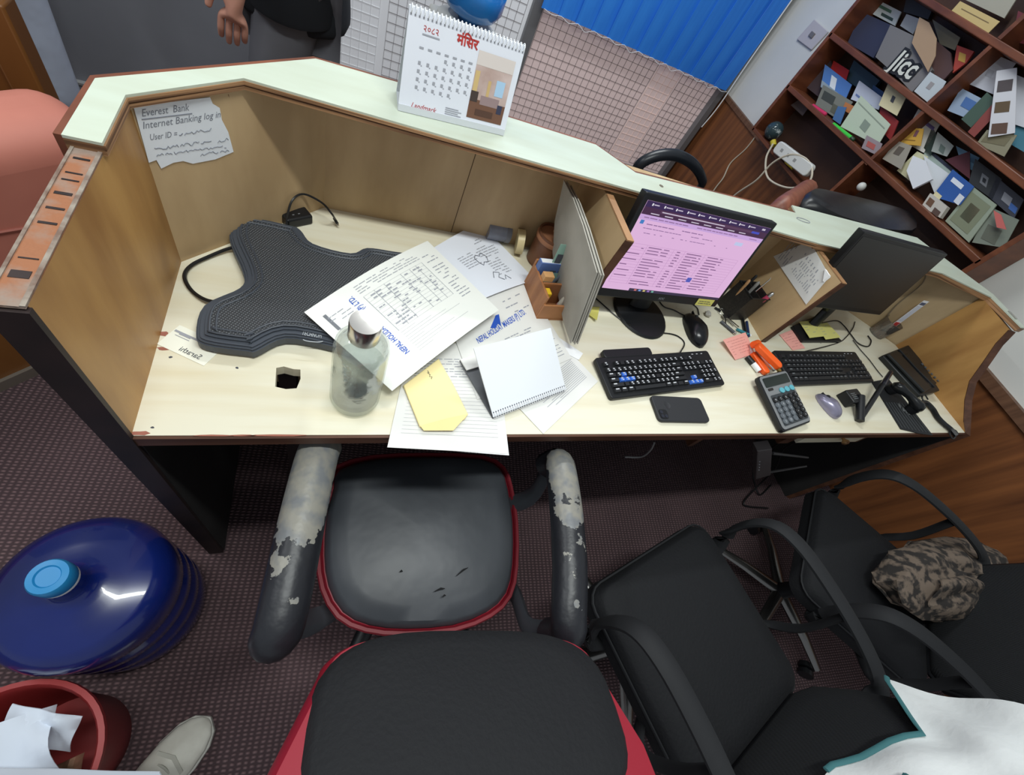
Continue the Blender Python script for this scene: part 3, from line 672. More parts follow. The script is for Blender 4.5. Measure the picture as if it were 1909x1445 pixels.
MB().lathe([(.001, .0122), (r_ * .79, .0125), (r_ * .92, .019), (r_ * .937, .07), (r_ * .934, .112), (.001, .112)], 40, (b0.x, b0.y, D)).build('water', thin_glass('water', (250, 253, 252), .02, .02, .15), bo, smooth=True, fixn=True)
MB().lathe([(.0215, .178), (.0222, .180), (.0222, .207), (.0213, .2105), (.001, .211)], 40, (b0.x, b0.y, D)).build('cap', mat('bottle_steel', (212, 208, 202), .22, 1.0), bo, smooth=True)
# cardboard sheets leaning on the first divider
CB = mat('grey_cardboard', (176, 172, 162), .85, c2=(158, 154, 144), scale=9)
CBE = [(1051, 336), (1034, 412), (1030, 470), (1034, 520), (1050, 600), (1063, 640), (1112, 508), (1086, 420), (1068, 370)]
BPn = V((1, 0, .20))
for i, (dx, lb, sc_) in enumerate(((0, 'front grey cardboard sheet of the four leaning on the left divider', 1.0), (.0045, 'second grey cardboard sheet of the four leaning on the left divider', .99), (.009, 'third grey cardboard sheet of the four leaning on the left divider', .985), (.0135, 'hindmost grey cardboard sheet of the four touching the left divider', .975))):
    pl_ = [onpl(x, y, V((.738, .3, D + .1)), BPn) for x, y in CBE]
    pl_ = [V((p.x, min(p.y, .548), max(p.z, D + .001))) for p in pl_]
    cm = sum(pl_, V((0, 0, 0))) / len(pl_)
    pl_ = [V((p.x, cm.y + (p.y - cm.y) * sc_ - .003 * i, max(D + .001, p.z * sc_ + cm.z * (1 - sc_) + .003 * (i % 2)))) for p in pl_]
    tag(MB().extrude([p + V((dx, 0, 0)) for p in pl_], (.003, 0, 0)).build('cardboard_sheet', CB, fixn=True), lb, 'cardboard', 'cardboard sheets against the divider')
# wooden pen stand
PW = mat('pen_stand_wood', (178, 122, 78), .5, c2=(146, 94, 58), scale=7, stretch=(1, 6, 1))
s0 = dk(1022, 596); ps = thing('pen_stand', 'small wooden pen stand full of stationery beside the cardboard sheets', 'pen stand', (s0.x, s0.y, D))
Mp = frame((s0.x - .035, s0.y - .005, D), V((1, .10, 0)))
MB(Mp).box(0, .088, 0, .115, 0, .006).build('base', PW, ps)
for a in ((0, .088, 0, .006, .05), (0, .088, .109, .115, .085), (0, .006, .006, .109, .07), (.082, .088, .006, .109, .06), (.006, .082, .05, .056, .07)):
    MB(Mp).box(a[0], a[1], a[2], a[3], .006, a[4]).build('wall', PW, ps, bevel=.0015)
MB(Mp).box(.004, .030, .056, .074, .07, .086).build('block', mat('light_block_wood', (206, 156, 104), .5), ps, bevel=.001)
def thing1(name, label, cat, mb, m, group=None, **k): return tag(mb.build(name, m, **k), label, cat, group)
def W(M, x, y, z): return M @ V((x, y, z))
mk = thing('marker', 'white marker with pink end and clear clip standing in the wooden pen stand', 'marker', W(Mp, .066, .03, .01))
MB().tube([W(Mp, .064, .028, .012), W(Mp, .060, .010, .105)], .0085, 12).build('barrel', mat('marker_white', (222, 220, 206), .4), mk, smooth=True)
MB().tube([W(Mp, .0603, .0125, .093), W(Mp, .0590, .006, .122)], .0092, 12).build('clear_cap', mat('smoky_clear', (120, 120, 126), .2), mk, smooth=True)
MB().tube([W(Mp, .0642, .029, .009), W(Mp, .0634, .0255, .026)], .0090, 12).build('pink_end', mat('pink_end', (186, 84, 110), .5), mk, smooth=True)
tcd = thing('printed_card', 'small teal card with two black printed squares in the wooden pen stand', 'card', W(Mp, .045, .08, .01))
cq = [W(Mp, .030, .085, .03), W(Mp, .078, .085, .03), W(Mp, .078, .10, .145), W(Mp, .030, .10, .145)]
MB().extrude(cq, (0, .0012, 0)).build('card', mat('teal_card', (146, 182, 168), .6), tcd, fixn=True)
P = patch(cq[0], cq[1] - cq[0], cq[3] - cq[0])
for u in (.1, .56):
    mb = MB(); quad(mb, P, u, u + .34, .35, .78, .0008); mb.build('printed_square', INKD, tcd)
pn = thing('silver_pen', 'silver grey pen leaning right in the wooden pen stand', 'pen', W(Mp, .06, .07, .01))
MB().tube([W(Mp, .052, .09, .012), W(Mp, .072, .060, .150)], .0042, 10).build('barrel', mat('grey_pen', (136, 140, 150), .35, .4), pn, smooth=True)
MB().tube([W(Mp, .072, .060, .150), W(Mp, .0726, .059, .158)], .003, 10).build('button', STEEL, pn, smooth=True)
bp2 = thing('blue_pencil_box', 'flat blue and white box leaning at the back of the pen stand', 'box', W(Mp, .02, .11, .01))
MB(Mp).box(.002, .060, .090, .107, .012, .095).build('body', mat('box_blue', (92, 118, 176), .5), bp2, bevel=.001); MB(Mp).box(.004, .058, .092, .105, .095, .0955).build('lid', PAPER, bp2)
yb = thing1('yellow_eraser', 'small yellow eraser in the left side of the pen stand', 'eraser', MB(Mp).box(.008, .026, .028, .048, .0065, .060), mat('eraser_yellow', (232, 190, 40), .6), bevel=.002)
# round brown holder and tape
q = dk(1008, 482); rh = thing('round_holder', 'brown leather pencil cup behind the wooden pen stand', 'cup', (q.x - .005, q.y + .012, D))
BRL = mat('brown_leather', (134, 88, 62), .5, c2=(104, 66, 46), scale=12)
Mh = Matrix.Translation((q.x - .005, q.y - .012, D))
MB(Mh).lathe([(.036, 0), (.040, .004), (.043, .085), (.043, .092), (.038, .092), (.037, .010), (.001, .008)], 28).build('cup', BRL, rh, smooth=True, fixn=True)
MB(Mh).lathe([(.0428, .074), (.0442, .075), (.0445, .084), (.0432, .086)], 28).build('band', mat('band_leather', (162, 112, 82), .5), rh, smooth=True)
pc = thing('craft_knife', 'brown wooden ruler standing in the leather pencil cup', 'ruler', W(Mh, 0, 0, .012))
MB().extrude([W(Mh, -.008, .01, .012), W(Mh, .006, .01, .012), W(Mh, .024, .02, .155), W(Mh, .010, .02, .155)], (0, .003, 0)).build('blade', mat('ruler_wood', (196, 150, 104), .5), pc, fixn=True)
pc.name = 'wooden_ruler'
q = dk(962, 473); tp = thing('tape_roll', 'yellowish tape roll standing on edge behind the doodled sheet', 'tape', (q.x, q.y, D))
Mt = Matrix.Translation((q.x, q.y + .01, D + .0315)) @ Matrix.Rotation(math.radians(80), 4, 'Y') @ Matrix.Rotation(.2, 4, 'X')
MB(Mt).lathe([(.018, -.009), (.031, -.009), (.031, .009), (.018, .009), (.018, -.009)], 28).build('roll', mat('tape_yellow', (204, 186, 140), .4), tp, smooth=True, fixn=True)
MB(Mt).lathe([(.0165, -.0092), (.018, -.0092), (.018, .0092), (.0165, .0092), (.0165, -.0092)], 28).build('core', mat('tape_core', (236, 224, 180), .6), tp, smooth=True, fixn=True)
q = dk(938, 458); jr = thing('plastic_jar', 'clear plastic cylinder lying behind the doodled sheet', 'jar', (q.x, q.y, D))
Mj = Matrix.Translation((q.x - .02, q.y + .02, D + .024)) @ Matrix.Rotation(math.radians(90), 4, 'Y')
MB(Mj).lathe([(.001, -.03), (.023, -.03), (.0235, .03), (.001, .03)], 24).build('body', mat('grey_clear', (150, 154, 166), .12, c2=(110, 112, 122), scale=12), jr, smooth=True)
MB(Mj).lathe([(.0243, .018), (.0243, .031), (.001, .0312)], 24).build('lid', mat('lid_grey', (120, 122, 130), .3), jr, smooth=True)
# ------------------------------------------------------------------ first monitor and its keyboard
def screenmat(name, c, e=.92):
    m = mat(name, (10, 10, 12), .35, spec=.35); b = m.node_tree.nodes['Principled BSDF']
    b.inputs['Emission Color'].default_value = lin(c); b.inputs['Emission Strength'].default_value = e; return m
def monitor(name, label, BL, U, up_, m_face, bez=(.012, .012, .014, .024)):
    nn = U.cross(up_).normalized(); nn = nn if nn.y < 0 else -nn
    root = thing(name, label, 'monitor', (BL.x + U.x / 2, BL.y + .05, D))
    MB().extrude([BL, BL + U, BL + U + up_, BL + up_], -nn * .022).build('housing', BLK, root, bevel=.003, fixn=True)
    c = BL + U * .5 + up_ * .45 - nn * .022
    MB().extrude([c - U * .3 - up_ * .3, c + U * .3 - up_ * .3, c + U * .3 + up_ * .3, c - U * .3 + up_ * .3], -nn * .02).build('rear_bulge', BLK, root, bevel=.008, fixn=True)
    w_, h_ = U.length, up_.length
    o = BL + U * (bez[0] / w_) + up_ * (bez[3] / h_); u = U * (1 - (bez[0] + bez[1]) / w_); v = up_ * (1 - (bez[2] + bez[3]) / h_)
    MB().extrude([o + nn * .0002, o + u + nn * .0002, o + u + v + nn * .0002, o + v + nn * .0002], nn * .0005).build('screen', m_face, root, fixn=True)
    P = (o + nn * .0008, u, v, nn)
    return root, P, nn
BL, BR, up1 = lean((1106, 551), (1333, 573), (1205, 362), (1452, 414), .075)
PINK = screenmat('lilac_page', (224, 182, 222), .95)
m1, P, nn = monitor('computer_monitor', 'switched-on monitor showing a pink document page above the black keyboard', BL, BR - BL, up1, PINK)
def sq(lst, name, c, e=.9, l=.0002):
    mb = MB()
    for a in lst: quad(mb, P, *a, l)
    return mb.build(name, screenmat('screen_%d_%d_%d' % c, c, e), m1)
sq([(0, 1, .865, 1)], 'browser_bar', (72, 44, 74)); sq([(0, 1, .94, 1)], 'tab_bar', (58, 40, 84), l=.0003); sq([(.12, .9, .905, .93)], 'address_bar', (92, 62, 92), l=.0003)
sq([(0, 1, .815, .865)], 'toolbar', (206, 170, 226), l=.0003)
sq([(.20, 1, 0, .035)], 'taskbar', (60, 52, 76), l=.0003)
rr = random.Random(11)
tabs = []; ic = []
for i in range(10):
    u = .04 + i * .085; tabs += [(u + .014, u + .05 + .012 * (i % 2), .965, .975)]; ic += [(u, u + .009, .958, .982)]
sq(tabs + [(.13, .62, .912, .922)] + [(.06 + .1 * i, .12 + .1 * i, .88, .89) for i in range(8)] + [(.93, .96, .96, .98)], 'tab_text', (206, 196, 214), l=.0005)['kind'] = 'stuff'
sq(ic, 'tab_icon', (240, 240, 246), l=.0006)
sq([(.86, .93, .905, .93)], 'blue_button', (70, 80, 190), l=.0006)
mb = MB(); scrib(mb, P, .03, .82, .828, .848, 1, .5, .85, 16, rr, .0005); scrib(mb, P, .07, .5, .765, .785, 1, .5, .8, 10, rr); scrib(mb, P, .06, .6, .725, .74, 1, .5, .8, 14, rr); scrib(mb, P, .05, .9, .675, .69, 1, .5, .55, 34, rr); scrib(mb, P, .88, .95, .83, .845, 1, .5, 1, 1, rr, .0005)
mb.build('toolbar_text', screenmat('screen_text', (150, 114, 160)), m1)['kind'] = 'stuff'
mb = MB()
scrib(mb, P, .03, .14, .16, .56, 6, .14, .8, 1, rr); scrib(mb, P, .17, .33, .08, .56, 14, .28, .9, 1, rr); scrib(mb, P, .39, .43, .08, .56, 14, .3, .9, 1, rr); scrib(mb, P, .47, .60, .08, .56, 14, .3, .9, 1, rr); scrib(mb, P, .65, .79, .1, .56, 13, .3, .9, 1, rr)
mb.build('table_text', screenmat('screen_table_text', (132, 94, 138)), m1)['kind'] = 'stuff'
mb = MB()
for i in range(15): quad(mb, P, .02, .92, .085 + i * .034, .088 + i * .034, .0003)
for u in (.02, .155, .36, .45, .62, .92): quad(mb, P, u, u + .0025, .085, .56, .0003)
mb.build('table_rule', screenmat('screen_rule', (196, 150, 196)), m1)
sq([(.60, .64, .20, .26)], 'selected_cell', (86, 96, 190), l=.0006); sq([(.79, .86, .735, .775)], 'share_button', (196, 206, 240), l=.0005)
sq([(.02, .045, .77, .81)], 'page_icon', (70, 130, 200), l=.0006)
for i, c in enumerate(((210, 120, 110), (120, 160, 220), (220, 200, 120), (160, 120, 200), (120, 190, 170))): sq([(.24 + i * .035, .258 + i * .035, .008, .028)], 'app_icon', c, l=.0006)
lc = BL + (BR - BL) * .5 + up1 * .03 + nn * .0006
text('AOC', .009, frame(lc, BR - BL, nn), mat('logo_grey', (150, 152, 158), .4), m1, name='brand', align='CENTER')
sb = dk(1193, 590); bc = V((BL.x + (BR - BL).x * .46, BL.y + .05, D))
MB(Matrix.Translation((sb.x, sb.y + .008, D)) @ Matrix.Diagonal((1, 1.05, 1, 1))).lathe([(.082, 0), (.084, .004), (.080, .009), (.02, .013), (.001, .013)], 40).build('base', BLK, m1, smooth=True)
nk0 = V((sb.x, sb.y + .03, D + .012)); nk1 = BL + (BR - BL) * .46 + up1 * .35 - nn * .03
MB().tube([nk0, nk0 + V((0, .012, .06)), V((nk1.x, nk0.y + .03, D + .12)), nk1], [.034, .03, .03, .03], 12, flat=.45, up=(0, 1, 0)).build('neck', BLK, m1, smooth=True)
YST = mat('sticky_yellow', (214, 206, 110), .75)
y0 = BL + (BR - BL) * .80 + up1 * .012 + nn * .0012; uu = (BR - BL).normalized() * .062; vv = up1.normalized() * .020
ys = thing('sticky_note', 'yellow sticky strip on the lower bezel of the lit monitor', 'sticky note', y0)
MB().extrude([y0, y0 + uu, y0 + uu + vv, y0 + vv], nn * .0006).build('note', YST, ys, fixn=True)
P2 = (y0 + nn * .0008, uu, vv, nn); mb = MB(); scrib(mb, P2, .1, .9, .2, .8, 2, .3, .9, 4); mb.build('writing', INKD, ys)
# keyboards
KEYB = mat('key_black', (30, 31, 34), .5); KBODY = mat('keyboard_black', (20, 21, 24), .45); KBLUE = mat('key_blue', (64, 116, 214), .45); LEG = mat('key_legend', (190, 192, 196), .6); LEGD = mat('key_legend_dim', (112, 114, 118), .6)
ROWS = [([1, 0, 1, 1, 1, 1, .5, 1, 1, 1, 1, .5, 1, 1, 1, 1], 5.25), ([1] * 13 + [2], 4), ([1.5] + [1] * 12 + [1.5], 3), ([1.75] + [1] * 11 + [2.25], 2), ([2.25] + [1] * 10 + [2.75], 1), ([1.25, 1.25, 1.25, 6.25, 1.25, 1.25, 1.25, 1.25], 0)]
def keyboard(name, label, pFL, pFR, pBL, pBR, blue, hump):
    h = .016; a, b2, c, d = (dk(*p, h) for p in (pFL, pFR, pBL, pBR))
    U = ((b2 - a) + (d - c)) / 2; w_ = U.length; o = (a + b2) / 2 - U / 2; dep = ((c + d) / 2 - (a + b2) / 2); dep = abs(dep.dot(V((-U.y, U.x, 0)).normalized()))
    M0 = frame((o.x, o.y, D), U) @ Matrix.Rotation(math.radians(3.5), 4, 'X')
    root = thing(name, label, 'keyboard', (o.x + U.x / 2, o.y + dep / 2, D))
    MB(M0).prism(rrect(0, w_, 0, dep, .008), .0005, .013).build('body', KBODY, root, bevel=.002, smooth=True)
    if hump: MB(M0).prism(rrect(.03, w_ * .47, dep - .004, dep + .020, .008), .0005, .014).build('media_strip', KBODY, root, bevel=.002, smooth=True)
    pit = (w_ - .024) / 22.6; py_ = (dep - .022) / 6.55; lg_ = MB(M0); srcs = {}
    def key(x, y, kw, kh, blue_):
        k = (round(kw, 2), kh, blue_); Mk = M0 @ Matrix.Translation((.012 + (x + kw / 2) * pit, .011 + (y + kh / 2) * py_, .013))
        if k not in srcs:
            hw, hd = kw * pit / 2 - .0009, kh * py_ / 2 - .0009; mb = MB()
            mb._add([(-hw, -hd, 0), (hw, -hd, 0), (hw, hd, 0), (-hw, hd, 0), (-hw + .0016, -hd + .0012, .006), (hw - .0016, -hd + .0012, .006), (hw - .0016, hd - .002, .0065), (-hw + .0016, hd - .002, .0065)], [(4, 5, 6, 7), (0, 1, 5, 4), (1, 2, 6, 5), (2, 3, 7, 6), (3, 0, 4, 7)])
            o_ = mb.build('key', KBLUE if blue_ else KEYB, root); o_.matrix_basis = Mk; srcs[k] = o_
        else: inst(srcs[k], root, Mk)
        if kw < 3 and random.random() < .93:
            cx, cy = .012 + (x + .30) * pit, .011 + (y + .55) * py_
            lg_._add([(cx, cy, .0198), (cx + pit * (.32 if kw < 1.2 else .6), cy, .0198), (cx + pit * (.32 if kw < 1.2 else .6), cy + py_ * .22, .0199), (cx, cy + py_ * .22, .0199)], [(0, 1, 2, 3)])
            if hump and kw < 1.2: lg_._add([(cx + pit * .12, cy - py_ * .3, .0197), (cx + pit * .40, cy - py_ * .3, .0197), (cx + pit * .40, cy - py_ * .12, .0197), (cx + pit * .12, cy - py_ * .12, .0197)], [(0, 1, 2, 3)])
    n = 0
    for row, y in ROWS:
        x = 0
        for j, kw in enumerate(row):
            if kw == 0: x += 1; continue
            if kw == .5: x += .5; continue
            wasd = blue and ((y == 3 and j == 2) or (y == 2 and j in (1, 2, 3)))
            key(x, y, kw, 1, wasd); x += kw
    for i in range(3): key(15.3 + i, 5.25, 1, 1, False); key(15.3 + i, 4, 1, 1, False); key(15.3 + i, 3, 1, 1, False); key(15.3 + i, 0, 1, 1, blue)
    key(16.3, 1, 1, 1, blue)
    for i in range(3):
        for y in (4, 3, 2, 1): key(18.6 + i, y, 1, 1, False)
    key(18.6, 0, 2, 1, False); key(20.6, 0, 1, 1, False); key(21.6, 4, 1, 1, False); key(21.6, 2, 1, 2, False); key(21.6, 0, 1, 2, False)
    lo = lg_.build('key_legends', LEG if hump else LEGD, root, fixn=True); lo['kind'] = 'stuff'
    for i in range(3): MB(M0).box(.012 + (19 + i * 1.1) * pit, .012 + (19.4 + i * 1.1) * pit, dep - .010, dep - .008, .013, .0134).build('status_light', LEG, root)
    return root, M0, w_, dep
k1_, Mk1, kw1, kd1 = keyboard('keyboard', 'black keyboard with blue arrow and letter keys in front of the lit monitor', (1142, 741), (1354, 716), (1114, 668), (1322, 653), True, True)
k2_, Mk2, kw2, kd2 = keyboard('keyboard', 'plain black keyboard between the orange stapler and the desk telephone', (1479, 717), (1632, 710), (1449, 654), (1599, 657), False, False)
cable('keyboard_lead', [W(Mk1, kw1 * .74, kd1, .006), dk(1276, 640, .003), dk(1262, 626, .003), dk(1238, 621, .003), dk(1215, 624, .003)], .0018, BLK, parent=k1_)
cable('keyboard_lead', [W(Mk2, kw2 * .35, kd2, .006), dk(1560, 640, .003), dk(1578, 628, .003), dk(1590, 612, .003), dk(1594, 600, .003)], .0018, BLK, parent=k2_)
# mice
def mouse(name, label, c, ang, L_, W_, H_, m, m2):
    root = thing(name, label, 'mouse', (c.x, c.y, D)); M = Matrix.Translation((c.x, c.y, D + .001)) @ Matrix.Rotation(ang, 4, 'Z')
    mb = MB(M); vs_ = []; fs_ = []; nu, nv = 12, 20
    for i in range(nu + 1):
        ph = i / nu * math.pi / 2
        for j in range(nv):
            a = 2 * math.pi * j / nv; x = math.cos(ph) ** .55 * math.cos(a); y = math.cos(ph) ** .55 * math.sin(a)
            wv = W_ / 2 * (1 - .10 * y + .06 * math.cos(3 * a)); vs_.append((x * wv, y * L_ / 2, H_ * math.sin(ph) * (1 - .28 * max(0, y)) * (1 - .1 * max(0, -y))))
    for i in range(nu):
        for j in range(nv): fs_.append((i * nv + j, i * nv + (j + 1) % nv, (i + 1) * nv + (j + 1) % nv, (i + 1) * nv + j))
    fs_.append(tuple(range(nv))[::-1]); mb._add(vs_, fs_); mb.build('shell', m, root, smooth=True)
    MB(M @ Matrix.Translation((0, L_ * .25, H_ * .74)) @ Matrix.Rotation(math.pi / 2, 4, 'Y')).lathe([(.005, -.0035), (.0062, -.002), (.0062, .002), (.005, .0035)], 14).build('wheel', m2, root, smooth=True)
    MB(M).box(-.0006, .0006, L_ * .05, L_ * .46, H_ * .5, H_ * .70).build('button_gap', m2, root)
    return root, M
mo, Mm = mouse('computer_mouse', 'glossy black wired mouse right of the lit monitor base', dk(1297, 613, .012), math.radians(-6), .125, .068, .036, mat('mouse_black', (20, 21, 24), .25), BLKM)
cable('mouse_lead', [W(Mm, 0, .058, .012), dk(1276, 588, .004), dk(1256, 578, .003), dk(1238, 572, .003), dk(1228, 558, .003), dk(1232, 548, .003)], .0018, BLK, parent=mo)
cable('mouse_lead', [dk(1303, 587, .004), dk(1300, 575, .003), dk(1290, 566, .003)], .0018, BLK, parent=mo)
mouse('computer_mouse', 'small silver wireless mouse right of the calculator', dk(1545, 756, .008), math.radians(24), .090, .055, .030, mat('silver_mouse', (150, 146, 168), .28, .5), BLKM)
cable('power_cable', [dk(1107, 553, .003), dk(1122, 566, .003), dk(1140, 582, .003), dk(1160, 598, .003), dk(1176, 606, .014), ], .0018, BLK, 'thin black cable running from the left divider to the monitor base')
# smartphone
a, b2, c, d = dk(1232, 785, .009), dk(1324, 787, .009), dk(1217, 737, .009), dk(1312, 742, .009)
U = ((b2 - a) + (d - c)) / 2; dep = ((c + d) - (a + b2)) / 2; yl = abs(dep.dot(V((-U.y, U.x, 0)).normalized())); o = (a + b2) / 2 - U / 2 + dep * .0
M = frame((o.x, o.y, D), U)
ph = thing('smartphone', 'black smartphone lying face down by the front edge', 'phone', (o.x + .08, o.y + .035, D))
PHB = mat('phone_case', (42, 43, 46), .55)
MB(M).prism(rrect(0, U.length, 0, yl, .011, 5), .0005, .0095).build('case', PHB, ph, bevel=.0025, smooth=True, seg=3)
MB(M @ Matrix.Translation((.040, yl * .62, .0095))).lathe([(.0105, 0), (.0100, .0005), (.0085, .0004), (.0080, .0001), (.001, .0001)], 24).build('fingerprint_ring', PHB, ph, smooth=True)
MB(M).prism(rrect(.006, .030, .006, .030, .006, 4), .0095, .0108).build('camera_bump', BLK, ph)
for x, y in ((.0125, .023), (.0125, .0125), (.0235, .0125)): MB(M @ Matrix.Translation((x, y, .0108))).lathe([(.0045, 0), (.0045, .0005), (.003, .0006), (.001, .0004)], 14).build('lens', mat('lens', (40, 42, 52), .1), ph, smooth=True)
# ------------------------------------------------------------------ between the dividers
# sheet taped on the second divider
def dvp(x, y): return atx(x, y, 1.5012)
sp = thing('taped_sheet', 'white printed sheet taped to the right divider with its corner curled', 'paper', dvp(1503, 560))
cs = [dvp(1442, 478), dvp(1510, 449), dvp(1541, 505), dvp(1549, 517), dvp(1540, 524), dvp(1503, 568)]
MB().extrude(cs, (-.0006, 0, 0)).build('sheet', mat('divider_paper', (214, 214, 212), .8), sp, fixn=True)
MB().extrude([dvp(1541, 503), dvp(1549, 515), dvp(1537, 526)], (-.006, .002, 0)).build('curled_corner', PAPER, sp, fixn=True)
P = patch(dvp(1503, 568) + V((-.0008, 0, 0)), dvp(1549, 517) - dvp(1503, 568), dvp(1442, 478) - dvp(1503, 568))
mb = MB(); rr = random.Random(5)
for u0, u1, v0, v1, n in ((.2, .45, .1, .6, 12), (.5, .7, .1, .55, 10), (.1, .8, .7, .92, 5), (.75, .85, .2, .6, 6)): scrib(mb, P, u0, u1, v0, v1, n, .3, .8, 3, rr)
mb.build('printed_lines', INK, sp)
# black mesh pen box
c0 = dk(1383, 592); Mb = frame((1.395, .395, D), V((.92, .10, 0)))
pb = thing('pen_box', 'black mesh pen box against the right divider', 'pen box', (1.43, .43, D))
MESHB = mat('black_mesh', (42, 38, 36), .5, c2=(24, 22, 22), scale=180)
MB(Mb).box(0, .085, 0, .072, 0, .003).build('base', BLK, pb)
for a in ((0, .085, 0, .003), (0, .085, .069, .072), (0, .003, .003, .069), (.082, .085, .003, .069), (.041, .043, .003, .069)): MB(Mb).box(*a, .003, .098).build('mesh_wall', MESHB, pb)
q = [W(Mb, 0, 0, .098), W(Mb, .085, 0, .098), W(Mb, .085, .072, .098), W(Mb, 0, .072, .098)]
MB().tube(q + q[:1], .0022, 6).build('rim', BLK, pb)
def pen(name, label, a, b2, r, m, tip=None, cat='pen', tl=.14):
    root = thing(name, label, cat, a if a.z < b2.z else b2); d = (b2 - a)
    MB().tube([a, a + d * (1 - tl)], r, 10).build('barrel', m, root, smooth=True)
    MB().tube([a + d * (1 - tl), a + d * .97, b2], [r * 1.06, r * .95, r * .35], 10).build('tip', tip or m, root, smooth=True); return root
pen('pink_marker', 'pink marker standing in the black mesh pen box', W(Mb, .060, .012, .006), W(Mb, .072, .004, .125), .007, mat('pink_marker', (190, 70, 100), .5), STEEL, 'marker')
pen('black_pen', 'black pen standing at the back of the mesh pen box', W(Mb, .020, .05, .006), W(Mb, .014, .055, .140), .0045, BLK)
pen('brown_pencil', 'tan pencil standing in the mesh pen box near the monitor', W(Mb, .012, .04, .006), W(Mb, -.004, .050, .125), .0045, mat('tan_pencil', (170, 130, 90), .5))
pen('grey_pen', 'grey pen standing in the middle of the mesh pen box', W(Mb, .030, .03, .006), W(Mb, .026, .040, .130), .005, mat('grey_plastic', (130, 128, 124), .4))
oc = thing('orange_card', 'orange and white price card standing in the mesh pen box', 'card', W(Mb, .07, .04, .01))
cq = [W(Mb, .062, .040, .07), W(Mb, .0815, .052, .07), W(Mb, .098, .060, .132), W(Mb, .074, .046, .136)]
MB().extrude(cq, (0, .0012, 0)).build('card', PAPER, oc, fixn=True)
MB().extrude([p + V((-.0004, -.0012, 0)) for p in (cq[0].lerp(cq[3], .1), cq[1].lerp(cq[2], .1), cq[1].lerp(cq[2], .62), cq[0].lerp(cq[3], .55))], (0, .0006, 0)).build('orange_patch', mat('neon_orange', (244, 104, 48), .6), oc, fixn=True)
# loose things by the pen box
q = dk(1318, 586, .006)
mb = MB(); rr = random.Random(2)
bmq = bmesh.new(); bmesh.ops.create_icosphere(bmq, subdivisions=2, radius=.012)
for v in bmq.verts: v.co *= rr.uniform(.7, 1.15); v.co.z *= .7
mb.M = Matrix.Translation((q.x, q.y, D + .009)); mb._add([v.co[:] for v in bmq.verts], [tuple(v.index for v in f.verts) for f in bmq.faces]); bmq.free()
thing1('paper_ball', 'small crumpled grey paper ball above the black mouse', 'paper ball', mb, mat('crumpled_paper', (176, 172, 164), .8))
ky = thing('key_bunch', 'bunch of metal keys on a ring below the mesh pen box', 'keys', (dk(1354, 590).x, dk(1354, 590).y, D))
c = dk(1346, 582, .004); MB().tube([c + V((.016 * math.cos(a * .4), .016 * math.sin(a * .4), .002 * math.sin(a * .8))) for a in range(17)], .0012, 6).build('ring', STEEL, ky, smooth=True)
for i, (x, y) in enumerate(((1356, 597), (1364, 603), (1372, 606), (1352, 601))):
    e = dk(x, y, .003 + .002 * i); s_ = dk(1350, 588, .004 + .002 * i); d = (e - s_).normalized(); Mk = frame(s_, d); L_ = (e - s_).length + .012
    mb = MB(Mk); mb.prism([(.009 * math.cos(t * .7854) + .006, .008 * math.sin(t * .7854)) for t in range(8)], 0, .0018); mb.build('key_bow', STEEL, ky)
    MB(Mk).prism([(.012, -.003), (L_ - .003, -.003), (L_, 0), (L_ - .004, .003), (L_ - .009, .0018), (L_ - .013, .003), (.012, .003)], .0003, .0016).build('key_blade', STEEL, ky)
MB().tube([dk(1333, 574, .004), dk(1343, 580, .004)], .004, 8).build('fob', BLK, ky)
pen('ballpoint_pen', 'grey ballpoint pen lying below the key bunch', dk(1344, 599, .006), dk(1372, 623, .006), .0048, mat('pen_grey', (74, 76, 82), .4), STEEL)
pen('teal_pen', 'teal and white pen lying at the foot of the right divider', dk(1374, 614, .006), dk(1400, 626, .006), .0045, mat('teal_pen', (54, 134, 148), .4), PAPER)
pen('slim_black_pen', 'slim black pen lying along the foot of the right divider', dk(1384, 592, .006), dk(1390, 624, .006), .0045, BLK)
pen('dark_blue_pen', 'dark blue pen lying beside the slim black pen', dk(1392, 600, .006), dk(1396, 628, .006), .0042, mat('navy_pen', (40, 56, 96), .4))
pn_, fn = flat_sheet('sticky_note', 'pink handwritten sticky note beside the orange stapler', 'sticky note', [(1346, 635), (1388, 621), (1408, 659), (1371, 671)], [.014, .016, .006, .004], mat('sticky_pink', (248, 176, 164), .75), curl=lambda u, v: .004 * (1 - v))
mb = MB(); fscrib(mb, fn, .08, .85, .12, .85, 6, .12, .8, 5); mb.build('writing', mat('pink_writing', (196, 120, 116), .9), pn_)
p2_, fn = flat_sheet('sticky_note', 'pink handwritten sticky note under the right divider near the plain keyboard', 'sticky note', [(1453, 624), (1476, 615), (1501, 649), (1478, 653)], .0022, MATS['sticky_pink'])
mb = MB(); fscrib(mb, fn, .1, .9, .1, .9, 6, .12, .8, 3); mb.build('writing', MATS['pink_writing'], p2_)
y2_, fn = flat_sheet('sticky_note', 'yellow sticky note behind the cardboard sheets at the left divider foot', 'sticky note', [(1092, 572), (1118, 572), (1113, 597), (1091, 582)], [.002, .002, .012, .004], YST)
